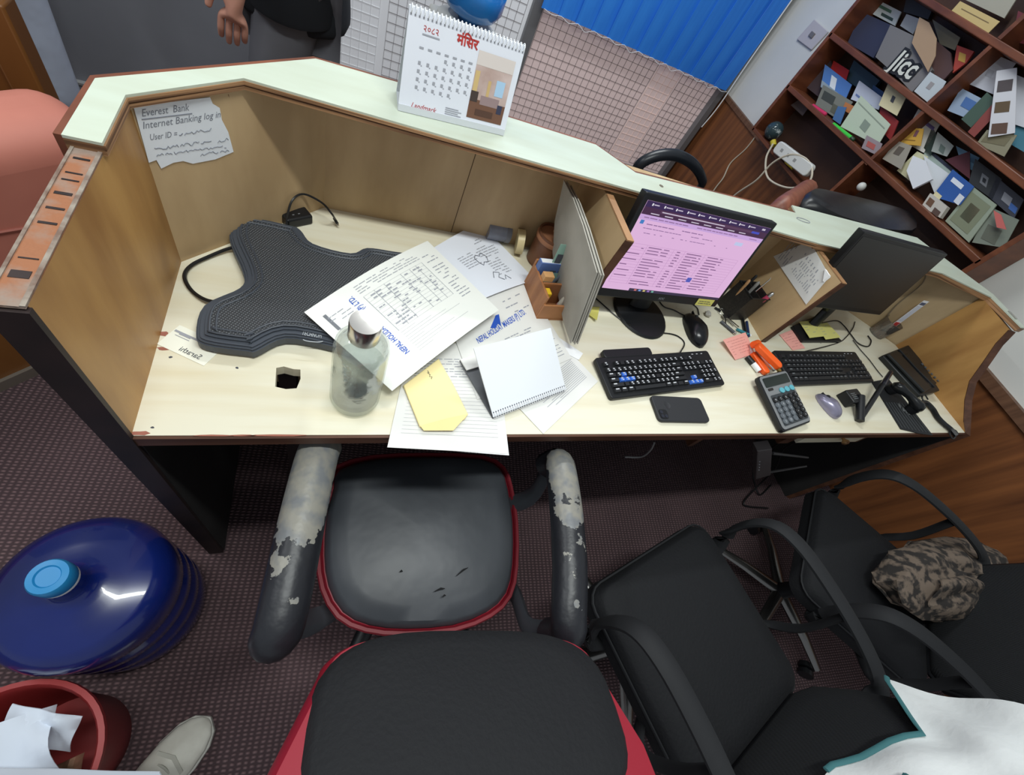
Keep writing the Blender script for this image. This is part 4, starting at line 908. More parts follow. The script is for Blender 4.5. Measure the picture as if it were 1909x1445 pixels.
# orange stapler
st = thing('stapler', 'bright orange stapler standing open beside the calculator', 'stapler', (dk(1430, 670).x, dk(1430, 670).y, D))
ORG = mat('stapler_orange', (244, 98, 34), .4)
def bar(a, b2, w_, h_, m, nm, root, drop=0):
    d = b2 - a; Mq = frame(a, d); L_ = d.length
    return MB(Mq).prism(rrect(0, L_, -w_ / 2, w_ / 2, w_ * .42, 5), -h_, 0).build(nm, m, root, bevel=.003, smooth=True)
bar(dk(1407, 655, .020), dk(1434, 695, .016), .026, .015, ORG, 'base_arm', st)
bar(dk(1416, 640, .052), dk(1459, 683, .040), .027, .018, ORG, 'top_arm', st)
bar(dk(1412, 648, .034), dk(1447, 690, .026), .013, .010, STEEL, 'magazine', st)
MB().tube([dk(1449, 686, .028), dk(1453, 692, .024)], .006, 8).build('front_anvil', mat('brassy', (190, 160, 90), .35, .8), st, smooth=True)
MB().tube([dk(1405, 643, .03), dk(1413, 640, .03)], .011, 12).build('hinge', ORG, st, smooth=True)
mk = thing('marker', 'white marker with a black cap under the pink sticky note', 'marker', (dk(1405, 680).x, dk(1405, 680).y, D))
MB().tube([dk(1393, 665, .009), dk(1404, 678, .009)], .0085, 12).build('black_cap', BLK, mk, smooth=True); MB().tube([dk(1404, 678, .009), dk(1415, 692, .009)], .0082, 12).build('barrel', PAPER, mk, smooth=True)
pen('red_pen', 'red and white pen between the pink note and the orange stapler', dk(1396, 645, .008), dk(1417, 694, .006), .0045, PAPER, mat('red_tip', (200, 60, 40), .4))
# calculator
BLc, BRc = dk(1460, 806, .016), dk(1513, 786, .016); upc = (dk(1409, 703, .030) + dk(1468, 692, .030) - BLc - BRc) / 2
U = BRc - BLc; Mc = frame(BLc, U, U.cross(upc)); cw, cl = U.length, upc.length; skew = (Mc.inverted().to_3x3() @ upc).x / cl
sk = lambda x, y: (x + skew * y, y)
ca = thing('calculator', 'grey desk calculator with round black keys in front of the stapler', 'calculator', (BLc.x, BLc.y, D + .001))
CGR = mat('calculator_grey', (134, 136, 138), .4, .2)
out = rrect(0, cw, 0, cl, .012, 4)
MB(Mc).prism([sk(*p) for p in out], -.013, 0).build('case', BLK, ca, bevel=.002, fixn=True)
MB(Mc).prism([sk(*p) for p in rrect(.004, cw - .004, .004, cl - .003, .010, 4)], 0, .003).build('face_plate', CGR, ca, bevel=.001, fixn=True)
MB(Mc).prism([sk(*p) for p in rrect(.013, cw - .013, .012, cl * .62, .004, 3)], .0028, .0038).build('key_bed', mat('key_bed', (58, 62, 66), .5), ca, fixn=True)
MB(Mc).prism([sk(*p) for p in rrect(.012, cw - .012, cl * .765, cl - .010, .004, 3)], .003, .0045).build('display', mat('lcd', (34, 42, 40), .15), ca, fixn=True)
MB(Mc).prism([sk(*p) for p in rrect(.016, .040, cl * .70, cl * .745, .002, 2)], .003, .0042).build('solar_cell', mat('solar', (40, 36, 36), .2), ca, fixn=True)
lab = [['0', '00', '.', '+', '='], ['1', '2', '3', '+', '='], ['4', '5', '6', '-', 'x'], ['7', '8', '9', 'x', '%'], ['M', 'C', 'R', '/', 'C']]
KG = mat('calc_key_grey', (92, 98, 104), .4); KK = mat('calc_key_black', (24, 25, 28), .4); KT = mat('calc_key_teal', (98, 176, 190), .4)
src = {}
for r_ in range(6):
    for k in range(5):
        if r_ == 5 and k < 2: continue
        x = .023 + k * (cw - .046) / 4; y = .024 + r_ * (cl * .62 - .030) / 4.6 + (.006 if r_ == 5 else 0); x, y = sk(x, y)
        m_ = KT if r_ == 5 else (KK if (k > 2 or r_ == 4) else KG); rx__ = (cw - .046) / 8 * .82
        key = m_.name; Mk = Mc @ Matrix.Translation((x, y, .0036))
        if key not in src:
            o_ = MB().prism([(rx__ * math.cos(t * .5236), rx__ * .78 * math.sin(t * .5236)) for t in range(12)], 0, .0035).build('key', m_, ca, bevel=.0008); o_.matrix_basis = Mk; src[key] = o_
        else: inst(src[key], ca, Mk)
        if r_ < 5: text(lab[r_][k], .0095, Mc @ Matrix.Translation((x, y - .0032, .0074)), LEG, ca, name='key_legend', align='CENTER')
# ------------------------------------------------------------------ second monitor corner
TR, TL = dk(1768, 475, .375), dk(1612, 432, .375); BR = dk(1640, 588, .13); up2 = TR - BR; U = TR - TL; BL = TL - up2
OFF = mat('screen_off', (34, 35, 36), .38)
m2, P, nn = monitor('computer_monitor', 'switched-off black monitor at the right end of the counter', BL, U, up2, OFF, (.010, .010, .012, .018))
pl2 = [dk(1478, 607, .012), dk(1522, 588, .012), dk(1571, 636, .012), dk(1497, 636, .012)]
MB().extrude([p - V((0, 0, .011)) for p in pl2], (0, 0, .011)).build('base', BLK, m2, bevel=.003, fixn=True)
nb = (pl2[0] + pl2[1] + pl2[2] + pl2[3]) / 4; nc = BL + U * .40 + up2 * .3 - nn * .03
MB().tube([V((nb.x + .02, nb.y + .03, D + .01)), V((nb.x + .03, nb.y + .05, D + .08)), nc], .026, 12, flat=.5, up=(0, 1, 0)).build('neck', BLK, m2, smooth=True)
for px, lb in (([(1490, 600), (1515, 597), (1534, 628), (1508, 631)], 'left yellow sticky note on the base of the switched-off monitor'), ([(1519, 603), (1541, 600), (1566, 630), (1538, 634)], 'right yellow sticky note on the base of the switched-off monitor')):
    r_, fn = flat_sheet('sticky_note', lb, 'sticky note', px, [.0135, .0135, .017, .017], mat('sticky_lemon', (226, 220, 132), .75), curl=lambda u, v: .003 * v)
    mb = MB(); fscrib(mb, fn, .1, .9, .15, .8, 4, .12, .7, 3); mb.build('writing', INK, r_)
# cup with pens right of the monitor
q = dk(1632, 622); cu_ = thing('pen_cup', 'small clear pen cup below the corner of the switched-off monitor', 'cup', (q.x, q.y, D))
Mq = Matrix.Translation((q.x, q.y, D)); CUPG = thin_glass('cup_plastic', (190, 180, 170), .15, .1)
MB(Mq).lathe([(.001, .001), (.030, .001), (.036, .075), (.034, .075), (.0285, .004), (.001, .004)], 28).build('cup', CUPG, cu_, smooth=True, fixn=True)
MB(Mq).lathe([(.001, .004), (.0285, .0042), (.030, .022), (.001, .023)], 20).build('clips', mat('orange_clips', (178, 96, 56), .5, c2=(220, 200, 180), scale=60), cu_, smooth=True)
lc = thing('lanyard_card', 'white and red striped card leaning out of the clear pen cup', 'card', (q.x, q.y, D + .01))
ca_, cb_ = W(Mq, .004, -.005, .03), dk(1730, 530, .12); cb_ = W(Mq, -.012, .010, .185)
dv_ = V((.022, -.006, .004))
MB().extrude([ca_, cb_, cb_ + dv_, ca_ + dv_], (.0008, .0008, .0008)).build('card', PAPER, lc, fixn=True)
for t0, t1, c in ((.15, .30, (190, 60, 56)), (.02, .10, (120, 60, 50)), (.88, .95, (90, 96, 120)), (.35, .85, (206, 210, 222))):
    MB().extrude([ca_.lerp(cb_, t0) + dv_ * .1, ca_.lerp(cb_, t1) + dv_ * .1, ca_.lerp(cb_, t1) + dv_ * .9, ca_.lerp(cb_, t0) + dv_ * .9], V((-.0006, -.0012, 0))).build('stripe', mat('stripe_%d' % c[0], c, .6), lc, fixn=True)
pen('black_marker', 'black and blue marker leaning right out of the clear pen cup', W(Mq, .0, .0, .012), W(Mq, .100, .002, .080), .0072, BLK, mat('marker_blue', (44, 70, 170), .4), 'marker')
cable('monitor_cable', [dk(1532, 602, .02), dk(1560, 598, .006), dk(1573, 607, .004), dk(1585, 622, .004), dk(1600, 640, .004), dk(1618, 646, .004), dk(1624, 636, .004), dk(1618, 626, .004)], .0022, BLK, 'black cable looping on the worktop beside the clear pen cup')
cable('mouse_cable', [dk(1590, 634, .004), dk(1604, 652, .003), dk(1620, 670, .003), dk(1635, 690, .003), dk(1646, 703, .003)], .0016, BLK, 'thin black cable running from the monitor base to the telephone mat')
cable('wall_cable', [(2.196, .528, D + .28), (2.20, .522, D + .26), (2.225, .497, D + .22), (2.24, .485, D + .12), (2.262, .465, D + .05), (2.28, .44, D + .006)], .002, mat('grey_cable', (120, 108, 90), .5), 'grey cable hanging down the right diagonal panel of the counter')
# pen holder block with pen
q0 = dk(1578, 752, .012); q1 = dk(1624, 744, .012)
ph_ = thing('pen_holder', 'small black desk pen holder right of the silver mouse', 'pen holder', (q0.x, q0.y, D))
Mz = frame((q0.x, q0.y - .01, D), q1 - q0)
MB(Mz).prism(rrect(0, .070, 0, .046, .005), 0, .034).build('block', BLK, ph_, bevel=.003, smooth=True)
mb = MB(Mz)
for i in range(4): mb.box(.010, .036, .012 + i * .006, .014 + i * .006, .034, .0343)
mb.build('printed_lines', mat('grey_legend', (120, 124, 126), .6), ph_)
MB().tube([dk(1603, 785, .010), W(Mz, .052, .018, .036)], .012, 12).build('swivel_foot', BLK, ph_, smooth=True)
pen('desk_pen', 'black desk pen leaning up from the pen holder', dk(1603, 783, .012), dk(1662, 692, .075), .0075, BLK, mat('pen_gloss', (30, 30, 40), .15), tl=.3)
# striped mat, telephone, handset, cord
mp = [dk(1625, 712, .002), dk(1656, 706, .002), dk(1739, 812, .002), dk(1712, 808, .002), dk(1679, 800, .002)]
mt = thing('ribbed_mat', 'black ribbed rubber mat under the telephone handset', 'mat', (mp[2].x, mp[2].y, D))
MB().extrude([p - V((0, 0, .0015)) for p in mp], (0, 0, .0022)).build('mat', BLKM, mt, fixn=True)
for i in range(9):
    t = .06 + i * .108; a = mp[0].lerp(mp[1], t); b2 = mp[4].lerp(mp[2], t); MB().tube([a.lerp(b2, .45) + V((0, 0, .001)), a.lerp(b2, .97) + V((0, 0, .001))], .0016, 5).build('rib', mat('rib_grey', (62, 64, 66), .6), mt)
rr = random.Random(8); sm = MB()
for i in range(5): blob(sm, mp[0].lerp(mp[2], .50 + .02 * i) + V((rr.uniform(-.012, .012), rr.uniform(-.01, .01), 0)), .012, .006, D + .0035, rnd=rr, ang=1)
sm.build('pale_smear', mat('smear', (112, 114, 114), .7), mt)['kind'] = 'stuff'
tl_ = thing('desk_telephone', 'black desk telephone standing against the right end panel', 'telephone', (dk(1700, 690).x, dk(1700, 690).y, D))
ta, tb, tcx, td = dk(1646, 662, .02), dk(1699, 641, .035), dk(1753, 728, .035), dk(1716, 738, .02)
TBK = mat('phone_black', (27, 29, 30), .4)
bt = [V((p.x, p.y, D + .001)) for p in (ta, tb, tcx, td)]
MB()._add([tuple(p) for p in bt] + [tuple(p + V((0, 0, .0))) for p in (ta, tb, tcx, td)], [(3, 2, 1, 0), (4, 5, 6, 7), (0, 1, 5, 4), (1, 2, 6, 5), (2, 3, 7, 6), (3, 0, 4, 7)]).build('body', TBK, tl_, bevel=.004, smooth=True, fixn=True)
P = patch(ta, td - ta, tb - ta)
def P_(u, v, l=0): return P[0] + P[1] * u + P[2] * v + P[3] * l
MB().tube([P_(.02, .46, .003), P_(.5, .46, .001), P_(.98, .46, .003)], .010, 10, flat=.5).build('cradle_groove', BLKM, tl_, smooth=True)
MB().extrude([P_(.02, .04, .001), P_(.97, .06, .001), P_(.97, .32, .001), P_(.02, .34, .001)], P[3] * .012).build('cradle_ridge', TBK, tl_, bevel=.004, fixn=True)
for u in (.06, .84): MB().extrude([P_(u, .36, .001), P_(u + .10, .36, .001), P_(u + .10, .62, .001), P_(u, .62, .001)], P[3] * .006).build('cradle_cup', TBK, tl_, bevel=.003, fixn=True)
src = None
for i in range(6):
    for j in range(2):
        c = P_(.48 + i * .085, .72 + j * .13, .004); Mk = frame(c, P[1], P[3])
        if src is None: src = MB().box(-.004, .004, -.003, .003, 0, .003).build('button', mat('phone_button', (96, 100, 104), .4), tl_); src.matrix_basis = Mk
        else: inst(src, tl_, Mk)
for i in range(4): MB(frame(P_(.52 + .13 * i, .93, .0065), P[1], P[3])).box(-.004, .004, -.0015, .0015, 0, .0005).build('white_mark', LEG, tl_)
h0, h1 = dk(1664, 716, .03), dk(1716, 766, .03); hs = thing('telephone_handset', 'black telephone handset lying on the ribbed mat', 'handset', (h0.x, h0.y, D + .003)); d = h1 - h0
pts = [h0 + d * t + V((0, 0, .012 * math.sin(math.pi * t) - .002)) for t in (0, .08, .2, .35, .5, .65, .8, .92, 1)]
MB().tube(pts, [.010, .021, .023, .016, .0145, .016, .024, .022, .010], 12, flat=.8).build('grip', mat('handset_gloss', (24, 26, 28), .25), hs, smooth=True)
for t in (.12, .86): MB().tube([h0 + d * t + V((0, 0, -.006)), h0 + d * t + V((0, 0, -.023))], [.020, .017], 14).build('ear_piece', BLK, hs, smooth=True)
cl_ = bend([dk(1712, 756, .014), dk(1724, 750, .012), dk(1738, 762, .010), dk(1748, 778, .010), dk(1760, 790, .010), dk(1772, 800, .010), dk(1783, 812, .010)], 12)
co = []
for i in range(len(cl_) - 1):
    for s_ in range(5):
        p = cl_[i].lerp(cl_[i + 1], s_ / 5); t = (cl_[i + 1] - cl_[i]).normalized(); sd = V((-t.y, t.x, 0)); a = (i * 5 + s_) * 1.05; co.append(p + sd * .0068 * math.cos(a) + V((0, 0, .0068 * math.sin(a))))
cd_ = thing('coiled_cord', 'black coiled telephone cord trailing to the front right corner', 'cord', (dk(1760, 790).x, dk(1760, 790).y, D))
MB().tube(co, .0023, 5).build('coil', BLK, cd_, smooth=True)
cable('tail', [dk(1783, 812, .010), dk(1776, 818, .008), dk(1770, 806, .006), dk(1780, 802, .006), dk(1786, 809, .008)], .0026, BLK, parent=cd_)
cable('tail', [dk(1724, 750, .012), dk(1719, 742, .012), dk(1722, 733, .018), dk(1730, 745, .012)], .0024, BLK, parent=cd_)
# router hung under the worktop
ro = thing('wifi_router', 'grey router with two antennas mounted below the drawer', 'router', (2.02, .03, D - .22))
rq = [aty(1412, 842, .03), aty(1440, 838, .03), aty(1437, 886, .03), aty(1409, 894, .03)]
MB().extrude(rq, (0, .035, 0)).build('body', mat('router_grey', (104, 98, 98), .5), ro, bevel=.003, fixn=True)
for i in range(4): MB().tube([rq[0].lerp(rq[3], .3 + .1 * i) + V((.012, -.001, 0)), rq[0].lerp(rq[3], .3 + .1 * i) + V((.016, -.001, 0))], .0018, 6).build('status_light', LEG, ro)
for a, b2 in (((1436, 880), (1504, 869)), ((1440, 845), (1506, 853))): MB().tube([aty(*a, .045), aty(*b2, .030)], [.006, .004], 8).build('antenna', mat('antenna_grey', (96, 94, 94), .5), ro, smooth=True)
cable('power_strip_cable', [(1.95, .10, .5), (2.0, .12, .35), (2.1, .08, .2), (2.15, .05, .05), (2.05, -.02, .012), (2.2, -.05, .012)], .004, BLK, 'black cables hanging below the router to the floor')
cable('power_strip_cable', [(2.0, .16, .5), (2.05, .16, .3), (2.12, .14, .1), (2.18, .02, .012), (2.30, .06, .012)], .004, BLK, 'black cable behind the hanging cables under the router')
cable('loose_wire', [aty(1165, 852, .1), aty(1195, 852, .09), aty(1212, 840, .08), aty(1220, 826, .08)], .003, mat('pale_glare_wire2', (150, 150, 150), .5), 'pale wire looping under the worktop left of the drawer')
# ------------------------------------------------------------------ office chairs
LEATH = mat('black_leather', (70, 73, 78), .42, c2=(56, 59, 64), scale=5, bump=.25, bscale=9)
FAB = mat('black_fabric', (15, 16, 20), .8, bump=.15, bscale=140)
CHRED = mat('red_leather', (142, 24, 42), .45)
CMESH = weave('black_mesh_fabric', (15, 16, 18), (34, 36, 40), 130, 130, .8, .4, .3, .002)
def cushion(M, outline, h, dome=.02, rings=5, edge=.35):
    """a padded slab on a closed outline (local xy), flat below, softly domed above"""
    mb = MB(M); n = len(outline); cx = sum(p[0] for p in outline) / n; cy = sum(p[1] for p in outline) / n; vs_ = []; fs_ = []
    prof = [(1.0, 0), (1.0, h * edge), (.985, h * .72), (.955, h * .92)] + [((1 - i / rings) * .93, h + dome * (1 - ((1 - i / rings) * .93) ** 2)) for i in range(rings)]
    for k, z in prof:
        for x, y in outline: vs_.append((cx + (x - cx) * k, cy + (y - cy) * k, z))
    vs_.append((cx, cy, h + dome)); m_ = len(prof)
    for i in range(m_ - 1):
        for j in range(n): fs_.append((i * n + j, i * n + (j + 1) % n, (i + 1) * n + (j + 1) % n, (i + 1) * n + j))
    for j in range(n): fs_.append(((m_ - 1) * n + j, (m_ - 1) * n + (j + 1) % n, m_ * n))
    fs_.append(tuple(range(n))[::-1]); mb._add(vs_, fs_); return mb
def star_base(root, M, m_arm, m_cast, hz, R=.30, cov=None):
    MB(M).lathe([(.030, .085), (.032, .11), (.028, .13), (.026, hz - .02), (.05, hz - .01), (.05, hz)], 18).build('gas_column', BLK, root, smooth=True)
    for i in range(5):
        a = i * 1.2566 + .4; d = V((math.cos(a), math.sin(a), 0))
        MB(M).tube([d * .02 + V((0, 0, .105)), d * R * .6 + V((0, 0, .095)), d * R + V((0, 0, .075))], [.026, .021, .015], 8, flat=.7, up=(0, 0, 1)).build('base_arm', m_arm, root, smooth=True)
        Mw = M @ Matrix.Translation(d * R + V((0, 0, .027))) @ Matrix.Rotation(a + .6, 4, 'Z') @ Matrix.Rotation(math.pi / 2, 4, 'X')
        MB(Mw).lathe([(.008, -.022), (.026, -.022), (.026, -.005), (.010, -.004), (.010, .004), (.026, .005), (.026, .022), (.008, .022)], 16).build('caster', m_cast, root, smooth=True)
# -- the executive chair in the middle
e1 = thing('executive_chair', 'black leather office chair with red sides and peeling padded arms in the foreground', 'chair', (.455, -.15, 0))
I4 = Matrix.Identity(4)
spx = [(622, 902), (632, 870), (700, 850), (800, 846), (900, 850), (938, 870), (952, 905), (962, 970), (962, 1050), (950, 1105), (915, 1140), (850, 1165), (760, 1172), (690, 1165), (640, 1140), (612, 1090), (604, 1030), (608, 960)]
so = [dk(x, y, -.275) for x, y in spx]; so = cbend(so, 2); so2 = [(p.x, p.y) for p in so]; cxs = sum(p[0] for p in so2) / len(so2); cys = sum(p[1] for p in so2) / len(so2)
seat = cushion(Matrix.Translation((0, 0, .425)), so2[::-1], .05, .022, 6).build('seat', LEATH, e1, smooth=True, fixn=True)
big = [(cxs + (x - cxs) * 1.045, cys + (y - cys) * 1.035) for x, y in so2]
MB().prism(big[::-1], .385, .448).build('seat_side', CHRED, e1, bevel=.008, smooth=True, fixn=True)
MB().tube([V((*p, .452)) for p in big] + [V((*big[0], .452))], .006, 6).build('seat_piping', mat('dark_red_piping', (120, 24, 36), .5), e1, smooth=True)
MB().box(cxs - .13, cxs + .13, cys - .13, cys + .13, .36, .386).build('seat_plate', BLK, e1)
for x, y, l, a in ((820, 1100, .022, .1), (862, 1066, .030, .45), (748, 1066, .006, 0), (828, 1112, .008, .3)):
    c = dk(x, y, -.252); d = V((math.cos(a), math.sin(a), 0)) * l / 2
    MB().tube([c - d, c + d * .2 + V((0, .002, .0006)), c + d], [.0006, .0022, .0006], 5, flat=.3, up=(0, 0, 1)).build('tear', mat('tear_dark', (20, 20, 22), .9), seat)
star_base(e1, Matrix.Translation((cxs, cys, 0)), BLK, BLK, .36)
# back pad, leaning back over the viewer's feet
bt = math.radians(28); bM = Matrix.Translation((.462, -.312, .715)) @ Matrix.Rotation(math.pi - .165, 4, 'Z') @ Matrix.Rotation(bt, 4, 'X')   # local y = up the back, z = towards the sitter
def back_out(w0, w1, L_, r=.08, y0=0):
    o = []
    for i in range(9): a = math.pi + i * math.pi / 16; o.append((-w0 / 2 + r + r * math.cos(a), y0 + r * .55 + r * .55 * math.sin(a)))
    for i in range(9): a = 1.5 * math.pi + i * math.pi / 16; o.append((w0 / 2 - r + r * math.cos(a), y0 + r * .55 + r * .55 * math.sin(a)))
    o += [(w1 / 2, L_ * .35), (w1 / 2 + .004, L_ * .6), (w1 / 2 - .01, L_ * .82), (w1 / 2 - .06, L_ * .96), (w1 / 2 - .13, L_), (-w1 / 2 + .13, L_), (-w1 / 2 + .06, L_ * .96), (-w1 / 2 + .01, L_ * .82), (-w1 / 2 - .004, L_ * .6), (-w1 / 2, L_ * .35)]
    return o
bo1 = back_out(.42, .50, .46)
cushion(bM @ Matrix.Translation((0, 0, -.095)), bo1, .09, .006).build('backrest', CHRED, e1, smooth=True, fixn=True)
bo2 = [(x * .965, (y - .12) * .93 + .115) for x, y in back_out(.41, .455, .27, .085)]
bo2 = [(.0 + .212 * math.copysign(abs(math.cos(t)) ** .62, math.cos(t)), .113 + .116 * math.copysign(abs(math.sin(t)) ** .62, math.sin(t))) for t in [i * 2 * math.pi / 40 for i in range(40)]]
cushion(bM @ Matrix.Translation((0, 0, -.025)), bo2, .030, .012).build('back_pad', FAB, e1, smooth=True, fixn=True)
MB().tube([(.437, -.20, .375), (.437, -.33, .40), (.437, -.40, .52), (.437, -.46, .72)], .03, 10, flat=.4, up=(0, 1, 0)).build('back_bracket', BLK, e1, smooth=True)
def worn(name, yf, yl):
    """black padding whose skin has peeled off the front of the arm top"""
    m = mat(name, (32, 33, 38), .4, bump=.2, bscale=30); nt = m.node_tree; N = nt.nodes; L = nt.links; b = N['Principled BSDF']
    tc = N.new('ShaderNodeTexCoord'); sx = N.new('ShaderNodeSeparateXYZ'); L.new(tc.outputs['Object'], sx.inputs[0])
    mr = N.new('ShaderNodeMapRange'); mr.inputs['From Min'].default_value = yl; mr.inputs['From Max'].default_value = yf; L.new(sx.outputs['Y'], mr.inputs[0])
    mz = N.new('ShaderNodeMapRange'); mz.inputs['From Min'].default_value = .655; mz.inputs['From Max'].default_value = .70; L.new(sx.outputs['Z'], mz.inputs[0])
    nz = N.new('ShaderNodeTexNoise'); nz.inputs['Scale'].default_value = 26; nz.inputs['Detail'].default_value = 5; nz.inputs['Roughness'].default_value = .6; L.new(tc.outputs['Object'], nz.inputs['Vector'])
    a1 = N.new('ShaderNodeMath'); a1.operation = 'ADD'; L.new(mr.outputs[0], a1.inputs[0]); L.new(mz.outputs[0], a1.inputs[1])
    a2 = N.new('ShaderNodeMath'); a2.operation = 'MULTIPLY_ADD'; L.new(nz.outputs['Fac'], a2.inputs[0]); a2.inputs[1].default_value = 1.5; L.new(a1.outputs[0], a2.inputs[2])
    st_ = N.new('ShaderNodeValToRGB'); e = st_.color_ramp.elements; e[0].position = .0; e[1].position = .02
    sb_ = N.new('ShaderNodeMath'); sb_.operation = 'SUBTRACT'; L.new(a2.outputs[0], sb_.inputs[0]); sb_.inputs[1].default_value = 1.95
    L.new(sb_.outputs[0], st_.inputs[0]); e[0].color = (0, 0, 0, 1); e[1].color = (1, 1, 1, 1)
    n2 = N.new('ShaderNodeTexNoise'); n2.inputs['Scale'].default_value = 40; L.new(tc.outputs['Object'], n2.inputs['Vector'])
    c2_ = N.new('ShaderNodeValToRGB'); e = c2_.color_ramp.elements; e[0].position = .4; e[1].position = .65; e[0].color = lin((138, 135, 126)); e[1].color = lin((112, 114, 116)); L.new(n2.outputs['Fac'], c2_.inputs[0])
    mx = N.new('ShaderNodeMix'); mx.data_type = 'RGBA'; L.new(st_.outputs[0], mx.inputs[0]); mx.inputs[6].default_value = lin((32, 33, 38)); L.new(c2_.outputs[0], mx.inputs[7]); L.new(mx.outputs[2], b.inputs['Base Color'])
    return m
WORN = worn('peeling_padding', .03, -.22)
for s_, pts in ((-1, [dk(604, 834, -.10), dk(592, 850, -.072), dk(568, 950, -.072), dk(545, 1060, -.075), dk(522, 1165, -.082), dk(512, 1190, -.10)]), (1, [dk(1040, 862, -.10), dk(1046, 880, -.075), dk(1056, 960, -.072), dk(1062, 1060, -.075), dk(1060, 1150, -.082), dk(1058, 1180, -.10)])):
    f_, r2 = pts[0], pts[-1]; low = [V((f_.x - s_ * .02, f_.y - .01, .60)), ] ; P_a = bend([V((f_.x, f_.y + .012, .60))] + pts + [V((r2.x, r2.y + .002, .58))], 4)
    rad = [.031 + .005 * math.sin(math.pi * min(1, i / (len(P_a) - 1))) for i in range(len(P_a))]
    arm = MB().tube(P_a, rad, 14, flat=.92).build('arm_pad', WORN, e1, smooth=True)
    ax = f_.x - s_ * .015
    MB().tube(bend([V((f_.x, f_.y + .01, .61)), V((f_.x - s_ * .006, f_.y - .03, .50)), V((cxs + s_ * .20, -.05, .40)), V((cxs + s_ * .12, -.08, .372))], 4), .022, 8, flat=.5, up=(1, 0, 0)).build('arm_support', LEATH, e1, smooth=True)
    MB().tube(bend([V((r2.x, r2.y, .60)), V((r2.x - s_ * .01, r2.y + .02, .50)), V((cxs + s_ * .205, -.24, .41)), V((cxs + s_ * .12, -.2, .372))], 4), .024, 8, flat=.5, up=(1, 0, 0)).build('arm_support', LEATH, e1, smooth=True)
# -- two task chairs
def task_chair(label, c, rot, arms_h=.645, arm_m=BLKM):
    M = Matrix.Translation((c[0], c[1], 0)) @ Matrix.Rotation(rot, 4, 'Z')
    root = thing('task_chair', label, 'chair', (c[0], c[1], 0))
    cushion(M @ Matrix.Translation((0, 0, .385)), rrect(-.235, .235, -.235, .225, .05, 4), .068, .006).build('seat', FAB, root, smooth=True, fixn=True)
    MB(M).prism(rrect(-.22, .22, -.22, .21, .05, 4), .368, .386).build('seat_pan', BLK, root)
    q = [M @ V((x, y, .43)) for x, y in rrect(-.236, .236, -.236, .226, .05, 4)]; MB().tube(q + q[:1], .0035, 5).build('seat_piping', BLKM, root)
    star_base(root, M, mat('spoke_metal', (120, 118, 116), .25, .9), BLK, .37, .28)
    bM_ = M @ Matrix.Translation((0, -.238, .455)) @ Matrix.Rotation(math.pi, 4, 'Z') @ Matrix.Rotation(math.radians(78), 4, 'X')
    ol = [(.235 * (1 - .12 * (1 - t) ** 2) * math.copysign(1, s_), .52 * t) for s_ in (1,) for t in (0, .2, .4, .6, .8)] 
    ol = [(.16, 0), (.205, .03), (.23, .12), (.235, .25), (.225, .40), (.195, .48), (.12, .515), (0, .525), (-.12, .515), (-.195, .48), (-.225, .40), (-.235, .25), (-.23, .12), (-.205, .03), (-.16, 0)]
    cushion(bM_, ol, .028, .018).build('backrest', CMESH, root, smooth=True, fixn=True)
    q = [bM_ @ V((x * 1.01, y * 1.01 - .002, .006)) for x, y in ol]; MB().tube(q + q[:1], .009, 8).build('back_frame', BLK, root, smooth=True)
    MB(M).tube([(0, -.12, .36), (0, -.26, .37), (0, -.295, .48), (0, -.33, .64)], .028, 8, flat=.4, up=(0, 1, 0)).build('back_bracket', BLK, root, smooth=True)
    for s_ in (-1, 1):
        x = s_ * .275
        pts = bend([(s_ * .20, .10, .375), (x * .98, .13, .395), (x, .165, .50), (x, .150, .605), (x, .085, arms_h), (x, -.04, arms_h + .004), (x, -.17, arms_h - .01), (x * .96, -.25, arms_h - .03), (x * .85, -.275, arms_h - .06)], 5)
        MB(M).tube(pts, .024, 10, flat=.42, up=(0, .35, 1)).build('arm', arm_m, root, smooth=True)
        MB(M).tube(bend([(s_ * .20, -.06, .375), (x, -.10, .40), (x, -.12, .50), (x, -.10, arms_h - .01)], 4), .018, 8, flat=.5, up=(0, 1, 0)).build('arm_post', arm_m, root, smooth=True)
    return root, M, bM_
c2r, M2, bM2 = task_chair('black task chair with a white jacket over its back, right of the leather chair', (1.14, -.425), math.radians(17))
c3r, M3, bM3 = task_chair('black task chair by the wood-panelled wall with a camouflage bag', (1.92, -.385), math.radians(42))
# white jacket over the back of the first task chair
JW = mat('jacket_white', (232, 235, 234), .8, bump=.12, bscale=50); JT = mat('jacket_teal', (58, 108, 112), .8)
jk = thing('jacket', 'white jacket with teal collar trim draped over the near task chair back', 'jacket', bM2 @ V((.05, .30, .05)))
def jp(u, v):
    x = -.235 + .48 * u; y = .20 + .335 * v
    z = .060 - .09 * max(0, v - .85) + .010 * math.sin(9 * u + 4 * v) * math.sin(3 + 6 * v) + .006 * math.sin(21 * u - 9 * v)
    if u < .35 : y -= .0
    y -= .10 * max(0, .28 - abs(u - .30)) / .28 * (1 - v) * -1
    return bM2 @ V((x, y, z))
MB().sheet(jp, 28, 20, .004).build('cloth', JW, jk, smooth=True)
MB().tube([jp(u / 20, 0) + (bM2.to_3x3() @ V((0, 0, .004))) for u in range(0, 14)], .0055, 8, flat=.5).build('teal_trim', JT, jk, smooth=True)
MB().sheet(lambda u, v: bM2 @ V((.21 - .42 * u + .01 * math.sin(7 * v), .53 - .36 * v, -.012 - .02 * math.sin(math.pi * v) - .006 * math.sin(14 * u))), 16, 8, .004).build('rear_panel', JW, jk, smooth=True)
